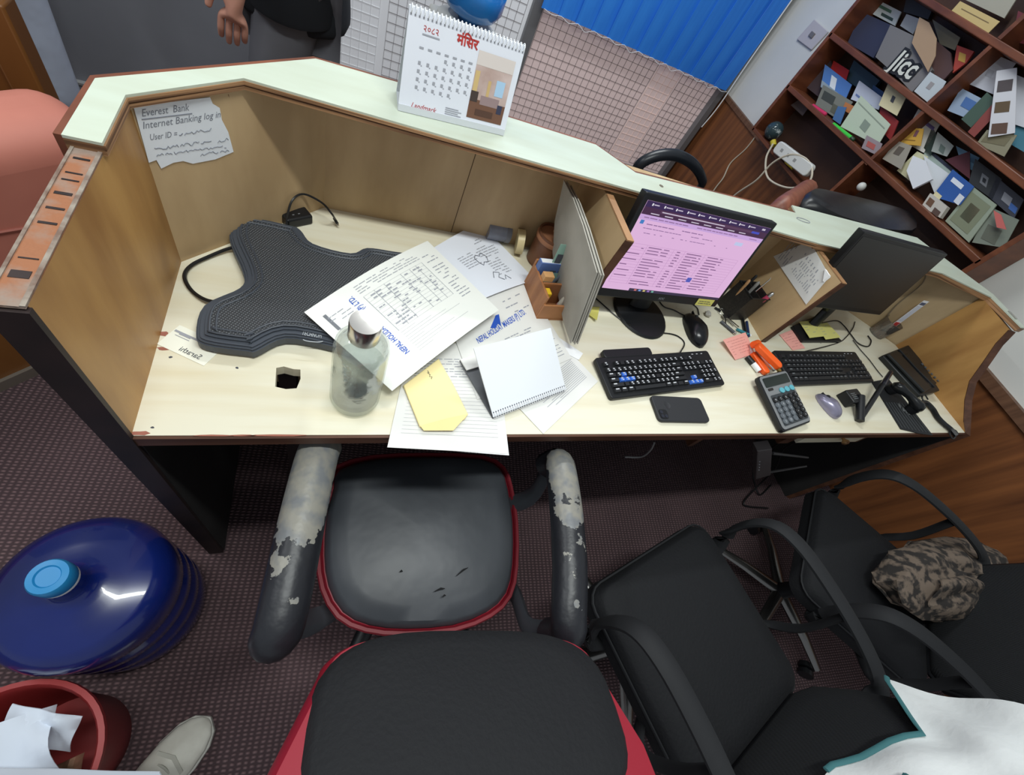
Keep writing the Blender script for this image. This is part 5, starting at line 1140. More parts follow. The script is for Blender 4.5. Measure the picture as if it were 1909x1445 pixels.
MB().tube([jp(.55, .3) + (bM2.to_3x3() @ V((0, 0, .006))), jp(.62, .55) + (bM2.to_3x3() @ V((0, 0, .006))), jp(.60, .8) + (bM2.to_3x3() @ V((0, 0, .006)))], .006, 6).build('teal_trim', JT, jk, smooth=True)
# camouflage bag hung on the far chair
CAMO = mat('camouflage', (112, 98, 86), .85, c2=(44, 40, 38), scale=34, lo=.44, hi=.56, detail=5)
cb = thing('camouflage_bag', 'brown camouflage cloth bag hanging on the arm of the far task chair', 'bag', fl(1790, 1120, .5))
gc = fl(1785, 1075, .55); rr = random.Random(4)
mb = MB(); vs_ = []; fs_ = []; nu, nv = 12, 26
ax1 = (fl(1905, 1085, .55) - fl(1675, 1060, .55)) / 2; ax2 = (fl(1785, 1155, .55) - fl(1785, 1000, .55)) / 2
for i in range(nu + 1):
    ph = i / nu * math.pi * .62
    for j in range(nv):
        a = 2 * math.pi * j / nv; k = math.sin(ph + .02) * (1 + .05 * math.sin(5 * a + i) + .03 * math.sin(11 * a))
        p = gc + ax1 * math.cos(a) * k + ax2 * math.sin(a) * k + V((0, 0, .075 * math.cos(ph) - .02 + .010 * math.sin(3 * a + i * .7) + .006 * math.sin(7 * a - i)))
        vs_.append(p)
for i in range(nu):
    for j in range(nv): fs_.append((i * nv + j, i * nv + (j + 1) % nv, (i + 1) * nv + (j + 1) % nv, (i + 1) * nv + j))
fs_.append(tuple(range(nv))); mb._add(vs_, fs_); bag = mb.build('pouch', CAMO, cb, smooth=True, fixn=True)
sd_ = bag.modifiers.new('thick', 'SOLIDIFY'); sd_.thickness = .004
top = vs_[-nv:]; MB().tube(top + top[:1], .006, 6).build('hem', CAMO, cb, smooth=True)
MB().sheet(lambda u, v: gc + ax1 * (.95 - 1.5 * u) + ax2 * (.15 + .55 * v + .10 * math.sin(7 * u)) + V((0, 0, .050 + .012 * math.sin(9 * u + 3 * v) + .014 * math.sin(5 * v))), 18, 10, .004).build('flap', CAMO, cb, smooth=True)
# ------------------------------------------------------------------ floor things on the left
JB = mat('blue_polycarbonate', (20, 38, 112), .22, c2=(12, 24, 80), scale=3, coat=.4, trans=.25)
jc = V((-.150, -.122, 0)); jr_ = thing('water_jar', 'blue twenty-litre water jar standing on the carpet', 'water jar', (jc.x, jc.y, 0))
JP = [(.001, .004), (.10, .002), (.125, .010), (.133, .03), (.133, .095), (.128, .105), (.128, .115), (.134, .126), (.134, .165), (.126, .178), (.126, .192), (.134, .206), (.134, .245), (.129, .255), (.129, .265), (.134, .278), (.134, .335), (.127, .358), (.110, .374), (.104, .377), (.070, .384), (.048, .388), (.036, .392), (.026, .402), (.0245, .415), (.0245, .468), (.001, .469)]
MB().lathe(JP, 48, (jc.x, jc.y, 0)).build('body', JB, jr_, smooth=True)
MB().lathe([(.0265, .452), (.028, .455), (.028, .479), (.0255, .484), (.017, .485), (.015, .482), (.001, .482)], 32, (jc.x, jc.y, 0)).build('cap', mat('cap_blue', (34, 132, 190), .4), jr_, smooth=True)
MB().lathe([(.0262, .444), (.0272, .446), (.0272, .453), (.026, .454)], 32, (jc.x, jc.y, 0)).build('seal_ring', PAPER, jr_, smooth=True)
BR_ = mat('bin_red', (150, 44, 44), .5); bc_ = V((-.217, -.384, 0))
bn = thing('waste_bin', 'red plastic waste bin full of paper at the lower left', 'bin', (bc_.x, bc_.y, 0))
MB().lathe([(.001, .002), (.095, .002), (.098, .006), (.122, .262), (.132, .266), (.132, .278), (.124, .280), (.119, .270), (.096, .010), (.001, .010)], 44, (bc_.x, bc_.y, 0)).build('bucket', BR_, bn, smooth=True, fixn=True)
def crumple(name, label, c, ax, ay, up, m, seed, cat='paper', amp=.012, n=10):
    r_ = random.Random(seed); ph = [r_.uniform(0, 6) for _ in range(6)]
    def fn(u, v):
        a, b2 = u - .5, v - .5
        return V(c) + V(ax) * a + V(ay) * b2 + V((0, 0, up * (1 - 3.2 * (a * a + b2 * b2)) + amp * math.sin(7 * u + ph[0]) * math.sin(6 * v + ph[1]) + amp * .6 * math.sin(13 * u + ph[2] + 5 * v)))
    return tag(MB().sheet(fn, n, n, .0015).build(name, m, smooth=True), label, cat)
BT = mat('bin_paper', (214, 222, 234), .8)
crumple('crumpled_sheet', 'big crumpled white sheet on top in the red bin', (bc_.x - .018, bc_.y + .012, .262), (.155, .03, .01), (-.04, .12, .015), .022, BT, 1)
crumple('crumpled_sheet', 'folded white sheet against the far rim of the red bin', (bc_.x + .030, bc_.y + .055, .258), (.10, -.04, .0), (.015, .05, .04), .012, BT, 2, amp=.008)
crumple('crumpled_wrapper', 'lilac grey wrapper low in the red bin', (bc_.x - .04, bc_.y - .055, .205), (.11, .0, .01), (0, .09, .03), .02, mat('lilac_plastic', (168, 160, 182), .5), 3, 'wrapper')
crumple('crumpled_wrapper', 'brown wrapper scraps at the near side of the red bin', (bc_.x + .045, bc_.y - .045, .195), (.075, .02, 0), (0, .075, .02), .018, mat('brown_scraps', (140, 104, 84), .8, c2=(90, 70, 50), scale=40), 5, 'wrapper', .014)
cc = [fl(-30, 1432, .31), fl(296, 1441, .31), fl(360, 1560, .24), fl(-40, 1560, .24)]
def clf(u, v): return (cc[0] * (1 - u) + cc[1] * u) * (1 - v) + (cc[3] * (1 - u) + cc[2] * u) * v + V((0, 0, .003 * math.sin(11 * u + 3 * v)))
tag(MB().sheet(clf, 14, 8, .002).build('clothing_stand_in', mat('cloth_white', (206, 212, 222), .85), smooth=True), 'white cloth over the red bin rim standing in for clothing of the viewer', 'cloth')  # added cloth stands in for the edge of the viewer's white clothing
# white shoe
SHW = mat('shoe_canvas', (206, 204, 194), .75, c2=(186, 182, 172), scale=20); toe = fl(388, 1340, .03); dr = (fl(388, 1340, .03) - fl(300, 1443, .03)).normalized()
sh = thing('white_shoe', 'white lace-up canvas shoe standing beside the red bin', 'shoe', (toe.x - dr.x * .14, toe.y - dr.y * .14, 0))
Ms = frame((toe.x - dr.x * .275, toe.y - dr.y * .275, 0), dr)
def shoe_mesh(M, zs=1.0, wk=1.0, z0=.018):
    st_ = [(0, .028, .085), (.02, .034, .092), (.07, .036, .088), (.12, .040, .078), (.16, .045, .066), (.20, .046, .054), (.235, .041, .046), (.258, .030, .038), (.270, .016, .030), (.275, .003, .022)]
    vs_ = []; fs_ = []; n = 16
    for x, hw, hz in st_:
        for j in range(n):
            a = 2 * math.pi * j / n; cc, ss = math.cos(a), math.sin(a)
            vs_.append((x, hw * wk * math.copysign(abs(cc) ** .7, cc), z0 + (hz - z0) * zs * (.5 + .5 * math.copysign(abs(ss) ** .8, ss))))
    for i in range(len(st_) - 1):
        for j in range(n): fs_.append((i * n + j, i * n + (j + 1) % n, (i + 1) * n + (j + 1) % n, (i + 1) * n + j))
    fs_ += [tuple(range(n))[::-1], tuple(range((len(st_) - 1) * n, len(st_) * n))]
    return MB(M)._add(vs_, fs_)
shoe_mesh(Ms).build('upper', SHW, sh, smooth=True, fixn=True)
def sole(M): return MB(M).prism([(0, -.026), (.02, -.036), (.12, -.043), (.2, -.049), (.24, -.043), (.265, -.028), (.279, 0), (.265, .028), (.24, .043), (.2, .049), (.12, .043), (.02, .036), (0, .026), (-.006, 0)], .0, .022)
sole(Ms).build('sole', mat('shoe_sole', (196, 194, 186), .7), sh, bevel=.003, smooth=True)
for i in range(4):
    x = .105 + i * .024; MB(Ms).tube(bend([(x, -.026, .063 - i * .003), (x + .006, 0, .082 - i * .0075), (x, .026, .063 - i * .003)], 4), .0026, 6).build('lace', mat('lace', (170, 168, 158), .8), sh, smooth=True)
MB(Ms).prism([(.195, -.034), (.205, 0), (.195, .034), (.188, .034), (.197, 0), (.188, -.034)], .045, .0555).build('toe_seam', MATS['lace'], sh)
# ------------------------------------------------------------------ wall shelf and everything in it
XS = 2.60; XB = 2.776
shf = thing('wall_shelf', 'brown wooden pigeon-hole shelf full of brochures on the right wall', 'shelf', (2.69, 1.33, D + .02))
def sboard(name, y0, z0, y1, z1, t=.020, x0=XS, m=SHELFW):
    return MB()._add([(x0, y0, D + z0 - t), (XB, y0, D + z0 - t), (XB, y1, D + z1 - t), (x0, y1, D + z1 - t), (x0, y0, D + z0), (XB, y0, D + z0), (XB, y1, D + z1), (x0, y1, D + z1)],
                     [(3, 2, 1, 0), (4, 5, 6, 7), (0, 1, 5, 4), (1, 2, 6, 5), (2, 3, 7, 6), (3, 0, 4, 7)]).build(name, m, shf, bevel=.003, fixn=True)
sboard('board', 2.075, .020, .62, .035); sboard('board', 2.075, .268, .60, .318, .024); sboard('board', 2.075, .525, .60, .556, .024); sboard('board', 2.075, .782, .60, .795, .024); sboard('board', 2.075, 1.05, .60, 1.06)
MB().box(XS, XB, 2.060, 2.082, D, D + 1.06).build('side_panel', SHELFW, shf, bevel=.002)
MB().box(XS, XB, .590, .612, D + .015, D + 1.07).build('side_panel', SHELFW, shf, bevel=.002)
for z0, z1, y in ((.275, .52, 1.315), (.54, .775, 1.33), (.80, 1.05, 1.33), (.03, .26, 1.335)): MB().box(XS + .004, XB, y - .009, y + .009, D + z0 - .01, D + z1 + .01).build('upright', SHELFW, shf)
MB().box(XB - .006, XB, .60, 2.07, D, D + 1.06).build('back_board', mat('shelf_back', (74, 50, 38), .6, c2=(58, 38, 28), scale=5), shf)
rs = random.Random(21)
def leaf(name, label, cat, px, c, x=2.66, th=.003, marks=(), group='brochures on the wall shelf', tilt=.02):
    """a printed thing leaning in the shelf: photo corners taken onto its own upright plane"""
    n = V((1, 0, -tilt)); P0 = V((x, 1.3, D + .4))
    pts = [onpl(*p, P0, n) for p in px]
    root = thing(name, label, cat, (x, sum(p.y for p in pts) / len(pts), min(p.z for p in pts)), group)
    MB().extrude(pts, (th, 0, 0)).build('cover', mat('print_c_%d_%d_%d' % c, c, .55), root, fixn=True)
    o = pts[0]; U_, W_ = pts[1] - pts[0], pts[-1] - pts[0]
    for (u0, u1, v0, v1, mc) in marks:
        mb = MB(); quad(mb, (o, U_, W_, V((-1, 0, 0))), u0, u1, v0, v1, .0012); mb.build('printed_block', mat('print_c_%d_%d_%d' % mc, mc, .55), root)
    return root, (o, U_, W_)
W_, G_, K_ = (222, 224, 226), (120, 122, 126), (52, 54, 60)
L = leaf
L('dark_folder', 'dark folder in the left corner of the middle shelf', 'folder', [(1515, 118), (1545, 100), (1560, 150), (1525, 180), (1500, 160)], (70, 58, 62), 2.72)
L('red_packet', 'red packet standing behind the blue mountain brochure', 'packet', [(1554, 113), (1583, 131), (1577, 150), (1548, 130)], (184, 40, 36), 2.71)
L('teal_book', 'dark teal book between the red packet and white leaflet', 'book', [(1592, 112), (1640, 150), (1618, 178), (1576, 148)], (62, 86, 98), 2.73, .02)
L('mountain_brochure', 'blue brochure with a snowy mountain on the middle shelf', 'brochure', [(1538, 120), (1588, 158), (1574, 190), (1530, 162)], (86, 130, 196), 2.69, .003, ((.3, .5, .2, .7, (230, 236, 240)), (.0, 1, .7, 1, (150, 166, 178))))
L('grey_leaflet', 'grey leaflet below the mountain brochure', 'leaflet', [(1535, 158), (1590, 190), (1565, 225), (1520, 195)], (126, 128, 118), 2.68, .003, ((.1, .5, .2, .6, (70, 74, 68)), (.5, .9, .5, .9, (96, 98, 84))))
L('white_leaflet', 'white leaflet with blue edge behind the green envelope', 'leaflet', [(1602, 150), (1645, 182), (1638, 205), (1586, 185)], (206, 212, 226), 2.68, .002, ((.1, .8, .6, .7, (110, 130, 180)),))
L('cream_note', 'cream note card with a small black emblem on the middle shelf', 'card', [(1657, 152), (1692, 176), (1672, 216), (1638, 196)], (214, 204, 164), 2.64, .002, ((.42, .58, .35, .6, (70, 72, 78)),))
L('blue_booklet', 'small dark blue booklet behind the cream note card', 'booklet', [(1628, 158), (1648, 172), (1640, 196), (1622, 180)], (52, 84, 130), 2.70, .004)
L('green_envelope', 'large pale green envelope with grey emblem on the middle shelf', 'envelope', [(1605, 178), (1660, 232), (1636, 272), (1567, 236)], (190, 202, 180), 2.63, .003, ((.42, .62, .36, .62, (136, 148, 134)), (.05, .95, .16, .19, (150, 160, 144))))
L('red_booklet', 'dark red booklet right of the green envelope', 'booklet', [(1642, 196), (1675, 226), (1660, 262), (1636, 235)], (140, 44, 44), 2.66, .006)
L('blue_card', 'small blue card left of the green envelope', 'card', [(1562, 198), (1578, 200), (1566, 232), (1552, 222)], (74, 112, 160), 2.66)
L('orange_card', 'small orange card above the blue card', 'card', [(1576, 190), (1592, 198), (1584, 212), (1570, 204)], (188, 120, 70), 2.67)
L('photo_card', 'small coloured photo card at the foot of the green envelope', 'card', [(1616, 252), (1645, 268), (1636, 290), (1606, 276)], (150, 136, 140), 2.62, .002, ((.2, .7, .3, .7, (176, 92, 84)),))
L('purple_brochure', 'white brochure with purple heading in the middle right hole', 'brochure', [(1712, 203), (1752, 232), (1722, 285), (1680, 262)], (224, 222, 214), 2.68, .003, ((.1, .18, .1, .25, (90, 70, 150)), (.24, .9, .14, .24, (120, 108, 160))))
L('yellow_card', 'yellow folded card with a round stamp in the middle right hole', 'card', [(1692, 238), (1722, 240), (1716, 272), (1676, 268)], (204, 160, 70), 2.65, .004, ((.62, .82, .12, .5, (120, 80, 90)), (.1, .9, .7, .75, (150, 110, 50))))
L('grey_photo_card', 'grey photo card below the yellow card', 'card', [(1672, 262), (1700, 272), (1680, 316), (1645, 296)], (156, 150, 138), 2.64, .002, ((.35, .75, .2, .6, (96, 88, 80)),))
L('dark_green_leaflet', 'dark green leaflet right of the yellow card', 'leaflet', [(1738, 236), (1752, 262), (1735, 290), (1722, 276)], (46, 62, 54), 2.68)
L('emblem_card', 'grey card with a leaf emblem right of the dark green leaflet', 'card', [(1748, 246), (1778, 272), (1765, 292), (1736, 282)], (172, 178, 172), 2.67, .002, ((.35, .65, .35, .7, (110, 124, 116)),))
L('cream_sheet', 'cream sheet under the white note pad', 'paper', [(1710, 282), (1730, 292), (1712, 350), (1672, 318)], (210, 208, 170), 2.67)
L('note_pad', 'white note pad in the middle right hole', 'note pad', [(1702, 290), (1726, 300), (1738, 334), (1702, 352), (1690, 318)], (226, 228, 232), 2.63, .012)
L('folded_sheet', 'white folded sheet right of the note pad', 'paper', [(1722, 290), (1772, 326), (1742, 360), (1730, 330)], (212, 216, 220), 2.66, .002)
L('pale_stripe_leaflet', 'pale leaflet with dark stripe above the folded sheet', 'leaflet', [(1726, 272), (1786, 322), (1770, 336), (1722, 288)], (180, 196, 188), 2.69, .002, ((.0, 1, .0, .4, (60, 64, 84)),))
L('maroon_brochure', 'maroon triangular brochure with white border', 'brochure', [(1762, 298), (1808, 282), (1808, 334)], (92, 44, 52), 2.67, .003)
L('light_blue_leaflet', 'light blue leaflet behind the maroon brochure', 'leaflet', [(1782, 272), (1826, 294), (1812, 318), (1790, 300)], (130, 174, 206), 2.70, .002)
L('blue_white_booklet', 'blue and white booklet at the right of the note pad', 'booklet', [(1776, 316), (1816, 348), (1790, 382), (1738, 366)], (44, 88, 160), 2.64, .004, ((.2, .7, .15, .3, (220, 226, 236)), (.75, .98, .4, .7, (214, 218, 226)), (.0, .3, .8, 1.0, (210, 200, 160))))
L('camera_brochure', 'black brochure with a ring pattern right of the blue booklet', 'brochure', [(1818, 296), (1868, 334), (1850, 372), (1806, 340)], (56, 58, 60), 2.67, .003, ((.35, .6, .3, .7, (128, 130, 134)), (.42, .54, .42, .6, (50, 52, 56))))
L('small_box', 'small brown and white box on the lower board', 'box', [(1734, 360), (1766, 386), (1752, 406), (1718, 384)], (196, 190, 180), 2.615, .025, ((.1, .4, .2, .7, (110, 80, 60)), (.55, .9, .5, .9, (90, 70, 62))))
L('framed_map', 'pale green framed map leaning at the right of the lower board', 'frame', [(1814, 348), (1858, 382), (1806, 452), (1762, 412)], (150, 160, 142), 2.65, .006, ((.1, .9, .1, .9, (128, 134, 110)), (.3, .7, .3, .7, (112, 106, 84))))
L('dark_picture', 'dark picture with a pale logo at the far right of the lower hole', 'picture', [(1858, 330), (1909, 372), (1890, 408), (1842, 366)], (66, 68, 78), 2.67, .004, ((.4, .7, .3, .7, (150, 152, 160)), (.7, .95, .5, .8, (70, 110, 180))))
L('glass_pane_card', 'grey green glossy card at the right end of the lower board', 'card', [(1846, 386), (1900, 410), (1872, 462), (1812, 452)], (126, 134, 122), 2.66, .003, ((.2, .7, .4, .8, (100, 104, 92)),))
L('pink_ribbon', 'pink paper ribbon on the glossy card', 'ribbon', [(1852, 392), (1866, 400), (1876, 428), (1858, 424)], (198, 104, 98), 2.63)
L('navy_pouch', 'dark navy document pouch on the upper shelf', 'pouch', [(1606, 22), (1660, 46), (1650, 74), (1628, 108), (1580, 80)], (52, 56, 78), 2.70, .02)
L('green_white_papers', 'white and green papers above the navy pouch', 'paper', [(1610, -14), (1680, 22), (1668, 48), (1600, 12)], (206, 212, 212), 2.73, .006, ((.2, .8, .2, .4, (86, 120, 100)), (.6, .9, .6, .8, (60, 80, 76))))
bagr, bp_3 = L('grey_bag', 'grey paper bag lettered in black and white on the upper shelf', 'bag', [(1660, 46), (1702, 66), (1738, 130), (1700, 172), (1672, 142), (1632, 106)], (118, 116, 116), 2.66, .03)
L('white_booklet', 'white booklet behind the curled brown paper', 'booklet', [(1690, 26), (1716, 36), (1702, 64), (1678, 48)], (196, 198, 198), 2.73)
L('brown_curled_paper', 'brown curled paper right of the lettered bag', 'paper', [(1714, 32), (1732, 42), (1746, 72), (1744, 104), (1730, 134), (1716, 108), (1700, 80)], (168, 140, 112), 2.64, .003)
L('maroon_book', 'dark maroon book in the fold of the brown paper', 'book', [(1746, 76), (1772, 98), (1776, 130), (1758, 150), (1734, 132)], (84, 60, 58), 2.68, .01)
L('emblem_sheet', 'white sheet with a flower emblem below the maroon book', 'paper', [(1734, 134), (1764, 152), (1738, 198), (1704, 170)], (186, 194, 198), 2.63, .002, ((.38, .62, .3, .62, (150, 146, 146)),))
L('khaki_sheets', 'khaki sheets above the maroon book', 'paper', [(1738, 36), (1790, 70), (1780, 94), (1752, 82)], (150, 142, 120), 2.71)
L('red_yellow_packet', 'red and yellow snack packet at the upper upright', 'packet', [(1784, 84), (1816, 96), (1800, 118), (1776, 136)], (184, 74, 60), 2.69, .01, ((.2, .6, .2, .5, (214, 170, 80)),))
L('dark_books', 'dark books lying at the top of the upper left hole', 'book', [(1690, -6), (1740, 14), (1730, 36), (1684, 22)], (72, 74, 76), 2.74, .02)
L('large_white_sheet', 'large white sheet in the upper right hole', 'paper', [(1834, 92), (1894, 118), (1852, 176), (1800, 154)], (204, 208, 220), 2.69, .002, ((.4, .6, .4, .6, (180, 184, 196)),))
L('photo_strip_leaflet', 'tall white leaflet with three dark photos in the upper right hole', 'leaflet', [(1858, 132), (1896, 126), (1892, 248), (1842, 256)], (212, 212, 216), 2.64, .002, ((.15, .9, .16, .33, (84, 76, 76)), (.15, .9, .48, .64, (98, 80, 56)), (.12, .92, .80, .96, (96, 72, 58))))
L('blue_flyer', 'blue and white flyer left of the photo strip leaflet', 'flyer', [(1792, 164), (1842, 190), (1806, 222), (1766, 206)], (150, 170, 196), 2.68, .002, ((.3, .7, .2, .6, (74, 112, 172)),))
L('green_strip', 'dark green folder strip left of the photo strip leaflet', 'folder', [(1840, 172), (1858, 188), (1810, 238), (1792, 222)], (70, 92, 80), 2.67)
L('red_strip', 'dull red folder strip below the green strip', 'folder', [(1850, 194), (1858, 212), (1816, 256), (1804, 246)], (136, 66, 60), 2.66)
L('landscape_card', 'landscape photo card at the foot of the photo strip leaflet', 'card', [(1840, 242), (1896, 252), (1872, 292), (1820, 268)], (140, 136, 112), 2.65, .003, ((.1, .9, .2, .8, (116, 110, 84)),))
L('teal_folder', 'teal folder at the right edge of the upper right hole', 'folder', [(1896, 226), (1930, 240), (1920, 290), (1886, 270)], (70, 124, 144), 2.68)
L('tall_white_leaflet', 'tall white leaflet right of the photo strip leaflet', 'leaflet', [(1896, 140), (1925, 152), (1916, 240), (1892, 232)], (204, 206, 214), 2.67)
L('cream_long_card', 'long cream card on the top visible board', 'card', [(1790, 2), (1864, 40), (1842, 62), (1772, 22)], (196, 174, 118), 2.64, .003, ((.15, .85, .4, .46, (130, 110, 76)),))
L('framed_photo', 'white framed photo at the top of the shelf', 'frame', [(1806, -20), (1896, -4), (1872, 34), (1796, -2)], (170, 166, 150), 2.70, .005)
L('crimson_folder', 'crimson folder at the top right of the shelf', 'folder', [(1898, 20), (1940, 40), (1930, 88), (1886, 76)], (112, 44, 52), 2.70)
# lettering on the grey bag
ba = onpl(1656, 126, V((2.66, 1.3, D + .4)), V((1, 0, -.02))); bb2 = onpl(1712, 158, V((2.66, 1.3, D + .4)), V((1, 0, -.02)))
Mt = frame(ba + V((-.002, 0, 0)), bb2 - ba, V((-1, 0, 0)))
text('Jicc', .105, Mt, mat('bag_black', (30, 32, 36), .6), bagr, bold=.012); text('Jicc', .105, Mt @ Matrix.Translation((0, 0, .0006)), mat('bag_white', (214, 216, 206), .6), bagr, bold=.002)
# small things on the lower board
c = atx(1445, 240, 2.63); tag(MB().lathe([(.05 * math.cos(t), .05 + .05 * math.sin(t)) for t in [-1.5 + i * .25 for i in range(13)]], 24, (2.635, c.y, D + .0215)).build('crystal_ball', mat('speckled_glass', (50, 66, 70), .1, c2=(190, 200, 200), scale=30, lo=.55, hi=.7), smooth=True), 'dark speckled glass ball on the left of the lower board', 'ball')
WPL = mat('white_plastic', (214, 214, 208), .45)
pw = thing('power_strip', 'white power strip hanging at the front of the lower board', 'power strip', atx(1485, 300, 2.60))
s0, s1 = atx(1452, 274, 2.597), atx(1514, 322, 2.597); d = (s1 - s0); Mq = frame(s0 + V((-.012, 0, 0)), d, V((-1, 0, 0)))
MB(Mq).prism(rrect(0, d.length, -.032, .032, .02, 5), -.016, .016).build('body', WPL, pw, bevel=.005, smooth=True)
for i in range(3): MB(Mq).box(.05 + i * .06, .07 + i * .06, -.008, .008, .016, .0165).build('socket', mat('socket_grey', (150, 150, 146), .5), pw)
yp = atx(1441, 263, 2.60); MB().tube([yp, yp + V((0, -.03, -.012))], .016, 10).build('yellow_plug', mat('plug_yellow', (196, 178, 50), .5), pw, smooth=True)
ye = atx(1467, 300, 2.585); MB().tube([ye, atx(1480, 312, 2.585)], .014, 10).build('yellow_plug', MATS['plug_yellow'], pw, smooth=True)
cable('cord', [atx(1441, 268, 2.58), atx(1428, 296, 2.575), atx(1432, 332, 2.575), atx(1468, 350, 2.575), atx(1505, 342, 2.575), atx(1514, 318, 2.575), atx(1502, 296, 2.575), atx(1474, 288, 2.57), atx(1440, 304, 2.57), atx(1410, 336, 2.58), atx(1372, 362, 2.60), atx(1330, 400, 2.62), atx(1290, 440, 2.62)], .0055, mat('cream_cord', (206, 196, 176), .5), parent=pw)
cable('wall_wire', [atx(1412, 250, 2.762), atx(1390, 278, 2.762), atx(1362, 304, 2.762), atx(1348, 332, 2.762), atx(1330, 356, 2.762), atx(1290, 420, 2.762)], .0045, MATS['cream_cord'], 'cream wire running down the wood panelling below the shelf')
c = atx(1606, 348, 2.64); tag(MB().lathe([(.02 * math.cos(t), .02 + .02 * math.sin(t)) for t in [-1.5 + i * .3 for i in range(11)]], 16, (2.64, c.y, c.z - .02)).build('white_ball', WPL, smooth=True), 'small white ball in the dark lower right hole', 'ball')
pen('green_pen', 'bright green pen on the board below the green envelope', atx(1553, 232, 2.612), atx(1592, 262, 2.612), .010, mat('green_plastic', (60, 190, 60), .4), mat('dark_green_tip', (30, 60, 34), .4))
pen('pink_pen', 'pink pen on the board left of the green pen', atx(1515, 197, 2.612), atx(1540, 214, 2.612), .009, mat('hot_pink', (200, 50, 90), .4))
tag(MB().extrude([atx(1474, 196, 2.70), atx(1494, 182, 2.70), atx(1508, 200, 2.70), atx(1496, 216, 2.70)], (.002, 0, 0)).build('grey_sticker', mat('sticker_grey', (110, 96, 92), .6), fixn=True), 'small grey sticker under the middle board', 'sticker')
# switch plate
sw = thing('switch_plate', 'white electric switch plate on the white wall left of the shelf', 'switch', (2.775, 2.35, D + .45))
a, b2, c, d = (atx(x, y, 2.778) for x, y in ((1520, 37), (1546, 60), (1514, 94), (1487, 74)))
MB().extrude([a, b2, c, d], (-.010, 0, 0)).build('plate', mat('switch_grey', (196, 190, 192), .5), sw, bevel=.003, fixn=True)
mm = (a + b2 + c + d) / 4; MB().box(mm.x - .018, mm.x - .006, mm.y - .018, mm.y + .018, mm.z - .012, mm.z + .012).build('socket', mat('switch_dark', (120, 116, 118), .5), sw, bevel=.002)
a, b2 = atx(1546, 64, 2.776), atx(1520, 102, 2.776); MB().extrude([a, a + V((0, -.07, .0)), b2 + V((0, -.07, 0)), b2], (-.012, 0, 0)).build('side_box', WPL, sw, fixn=True)
# ------------------------------------------------------------------ behind the counter
# water dispenser with a blue jar
yj = 1.95; j0 = aty(874, 34, yj)
wd = thing('water_dispenser', 'white water dispenser with an upturned blue jar behind the calendar', 'water dispenser', (j0.x, yj, 0)); zt_ = j0.z
MB().box(j0.x - .15, j0.x + .15, yj - .15, yj + .15, 0, zt_ - .04).build('cabinet', WPL, wd, bevel=.015, smooth=True)
MB().lathe([(.14, zt_ - .04), (.13, zt_ - .015), (.09, zt_ - .002), (.08, zt_ - .01)], 32, (j0.x, yj, 0)).build('collar', WPL, wd, smooth=True)
JB2 = mat('light_blue_jar', (50, 140, 222), .15, c2=(36, 116, 206), scale=4, coat=.5)
MB().lathe([(.03, zt_ - .03), (.05, zt_ + .0), (.105, zt_ + .025), (.128, zt_ + .06), (.131, zt_ + .12), (.124, zt_ + .13), (.131, zt_ + .14), (.131, zt_ + .2), (.124, zt_ + .21), (.131, zt_ + .22), (.131, zt_ + .36), (.11, zt_ + .38), (.001, zt_ + .38)], 36, (j0.x, yj, 0)).build('jar', JB2, wd, smooth=True)
for x in (-.04, .04): MB().tube([(j0.x + x, yj - .15, zt_ - .18), (j0.x + x, yj - .20, zt_ - .19), (j0.x + x, yj - .205, zt_ - .22)], .012, 8).build('tap', mat('tap_blue', (60, 100, 180), .4), wd, smooth=True)
# visitor chair
vc = thing('visitor_chair', 'black visitor chair whose curved arm shows above the ledge', 'chair', (1.72, 1.18, 0))
ap = [(1180, 328), (1196, 304), (1228, 290), (1262, 290), (1292, 306), (1308, 332), (1303, 352)]
GLB = mat('glossy_black_arm', (30, 34, 40), .3)
ya = 1.42
pts = [aty(*p, ya) for p in ap]; pts = [V((pts[0].x - .02, ya, .43))] + pts + [V((pts[-1].x - .03, ya, .43))]
for dy in (0, -.47): MB().tube([p + V((0, dy, 0)) for p in bend(pts, 5)], .026, 10, flat=.7).build('arm', GLB, vc, smooth=True)
cushion(Matrix.Translation((1.70, ya - .235, .40)), rrect(-.23, .23, -.22, .22, .05), .05, .012).build('seat', FAB, vc, smooth=True, fixn=True)
cushion(Matrix.Translation((1.93, ya - .235, .47)) @ Matrix.Rotation(math.radians(-82), 4, 'Y'), rrect(0, .17, -.20, .20, .05), .04, .01).build('backrest', FAB, vc, smooth=True, fixn=True)
for x in (-.2, .2):
    for y in (-.03, -.44): MB().tube([(1.70 + x, ya + y, .0), (1.70 + x * .95, ya + y, .42)], .013, 8).build('leg', CHROME, vc, smooth=True)
# dark leather armchair between the counter and the shelf
la = thing('leather_armchair', 'black leather armchair with a wooden arm behind the right ledge', 'armchair', (2.08, .98, 0))
LB = mat('armchair_leather', (30, 31, 34), .35, c2=(22, 23, 26), scale=6, bump=.2, bscale=8)
bq = [dk(1512, 349, .262), dk(1560, 352, .27), dk(1685, 384, .27), dk(1712, 408, .262), dk(1700, 436, .25), dk(1600, 420, .26), dk(1505, 378, .25)]
cushion(Matrix.Translation((0, 0, .90)), [(p.x, max(p.y, .70)) for p in cbend(bq, 3)][::-1], .11, .010, edge=.6).build('head_cushion', LB, la, smooth=True, fixn=True)
MB().box(1.99, 2.44, .74, .87, .40, .92).build('backrest', LB, la, bevel=.03, smooth=True, seg=4)
MB().box(1.99, 2.44, .87, 1.36, .26, .46).build('seat', LB, la, bevel=.03, smooth=True, seg=4)
AW = mat('armchair_wood', (132, 78, 58), .45, c2=(108, 60, 44), scale=8, stretch=(8, 1, 1))
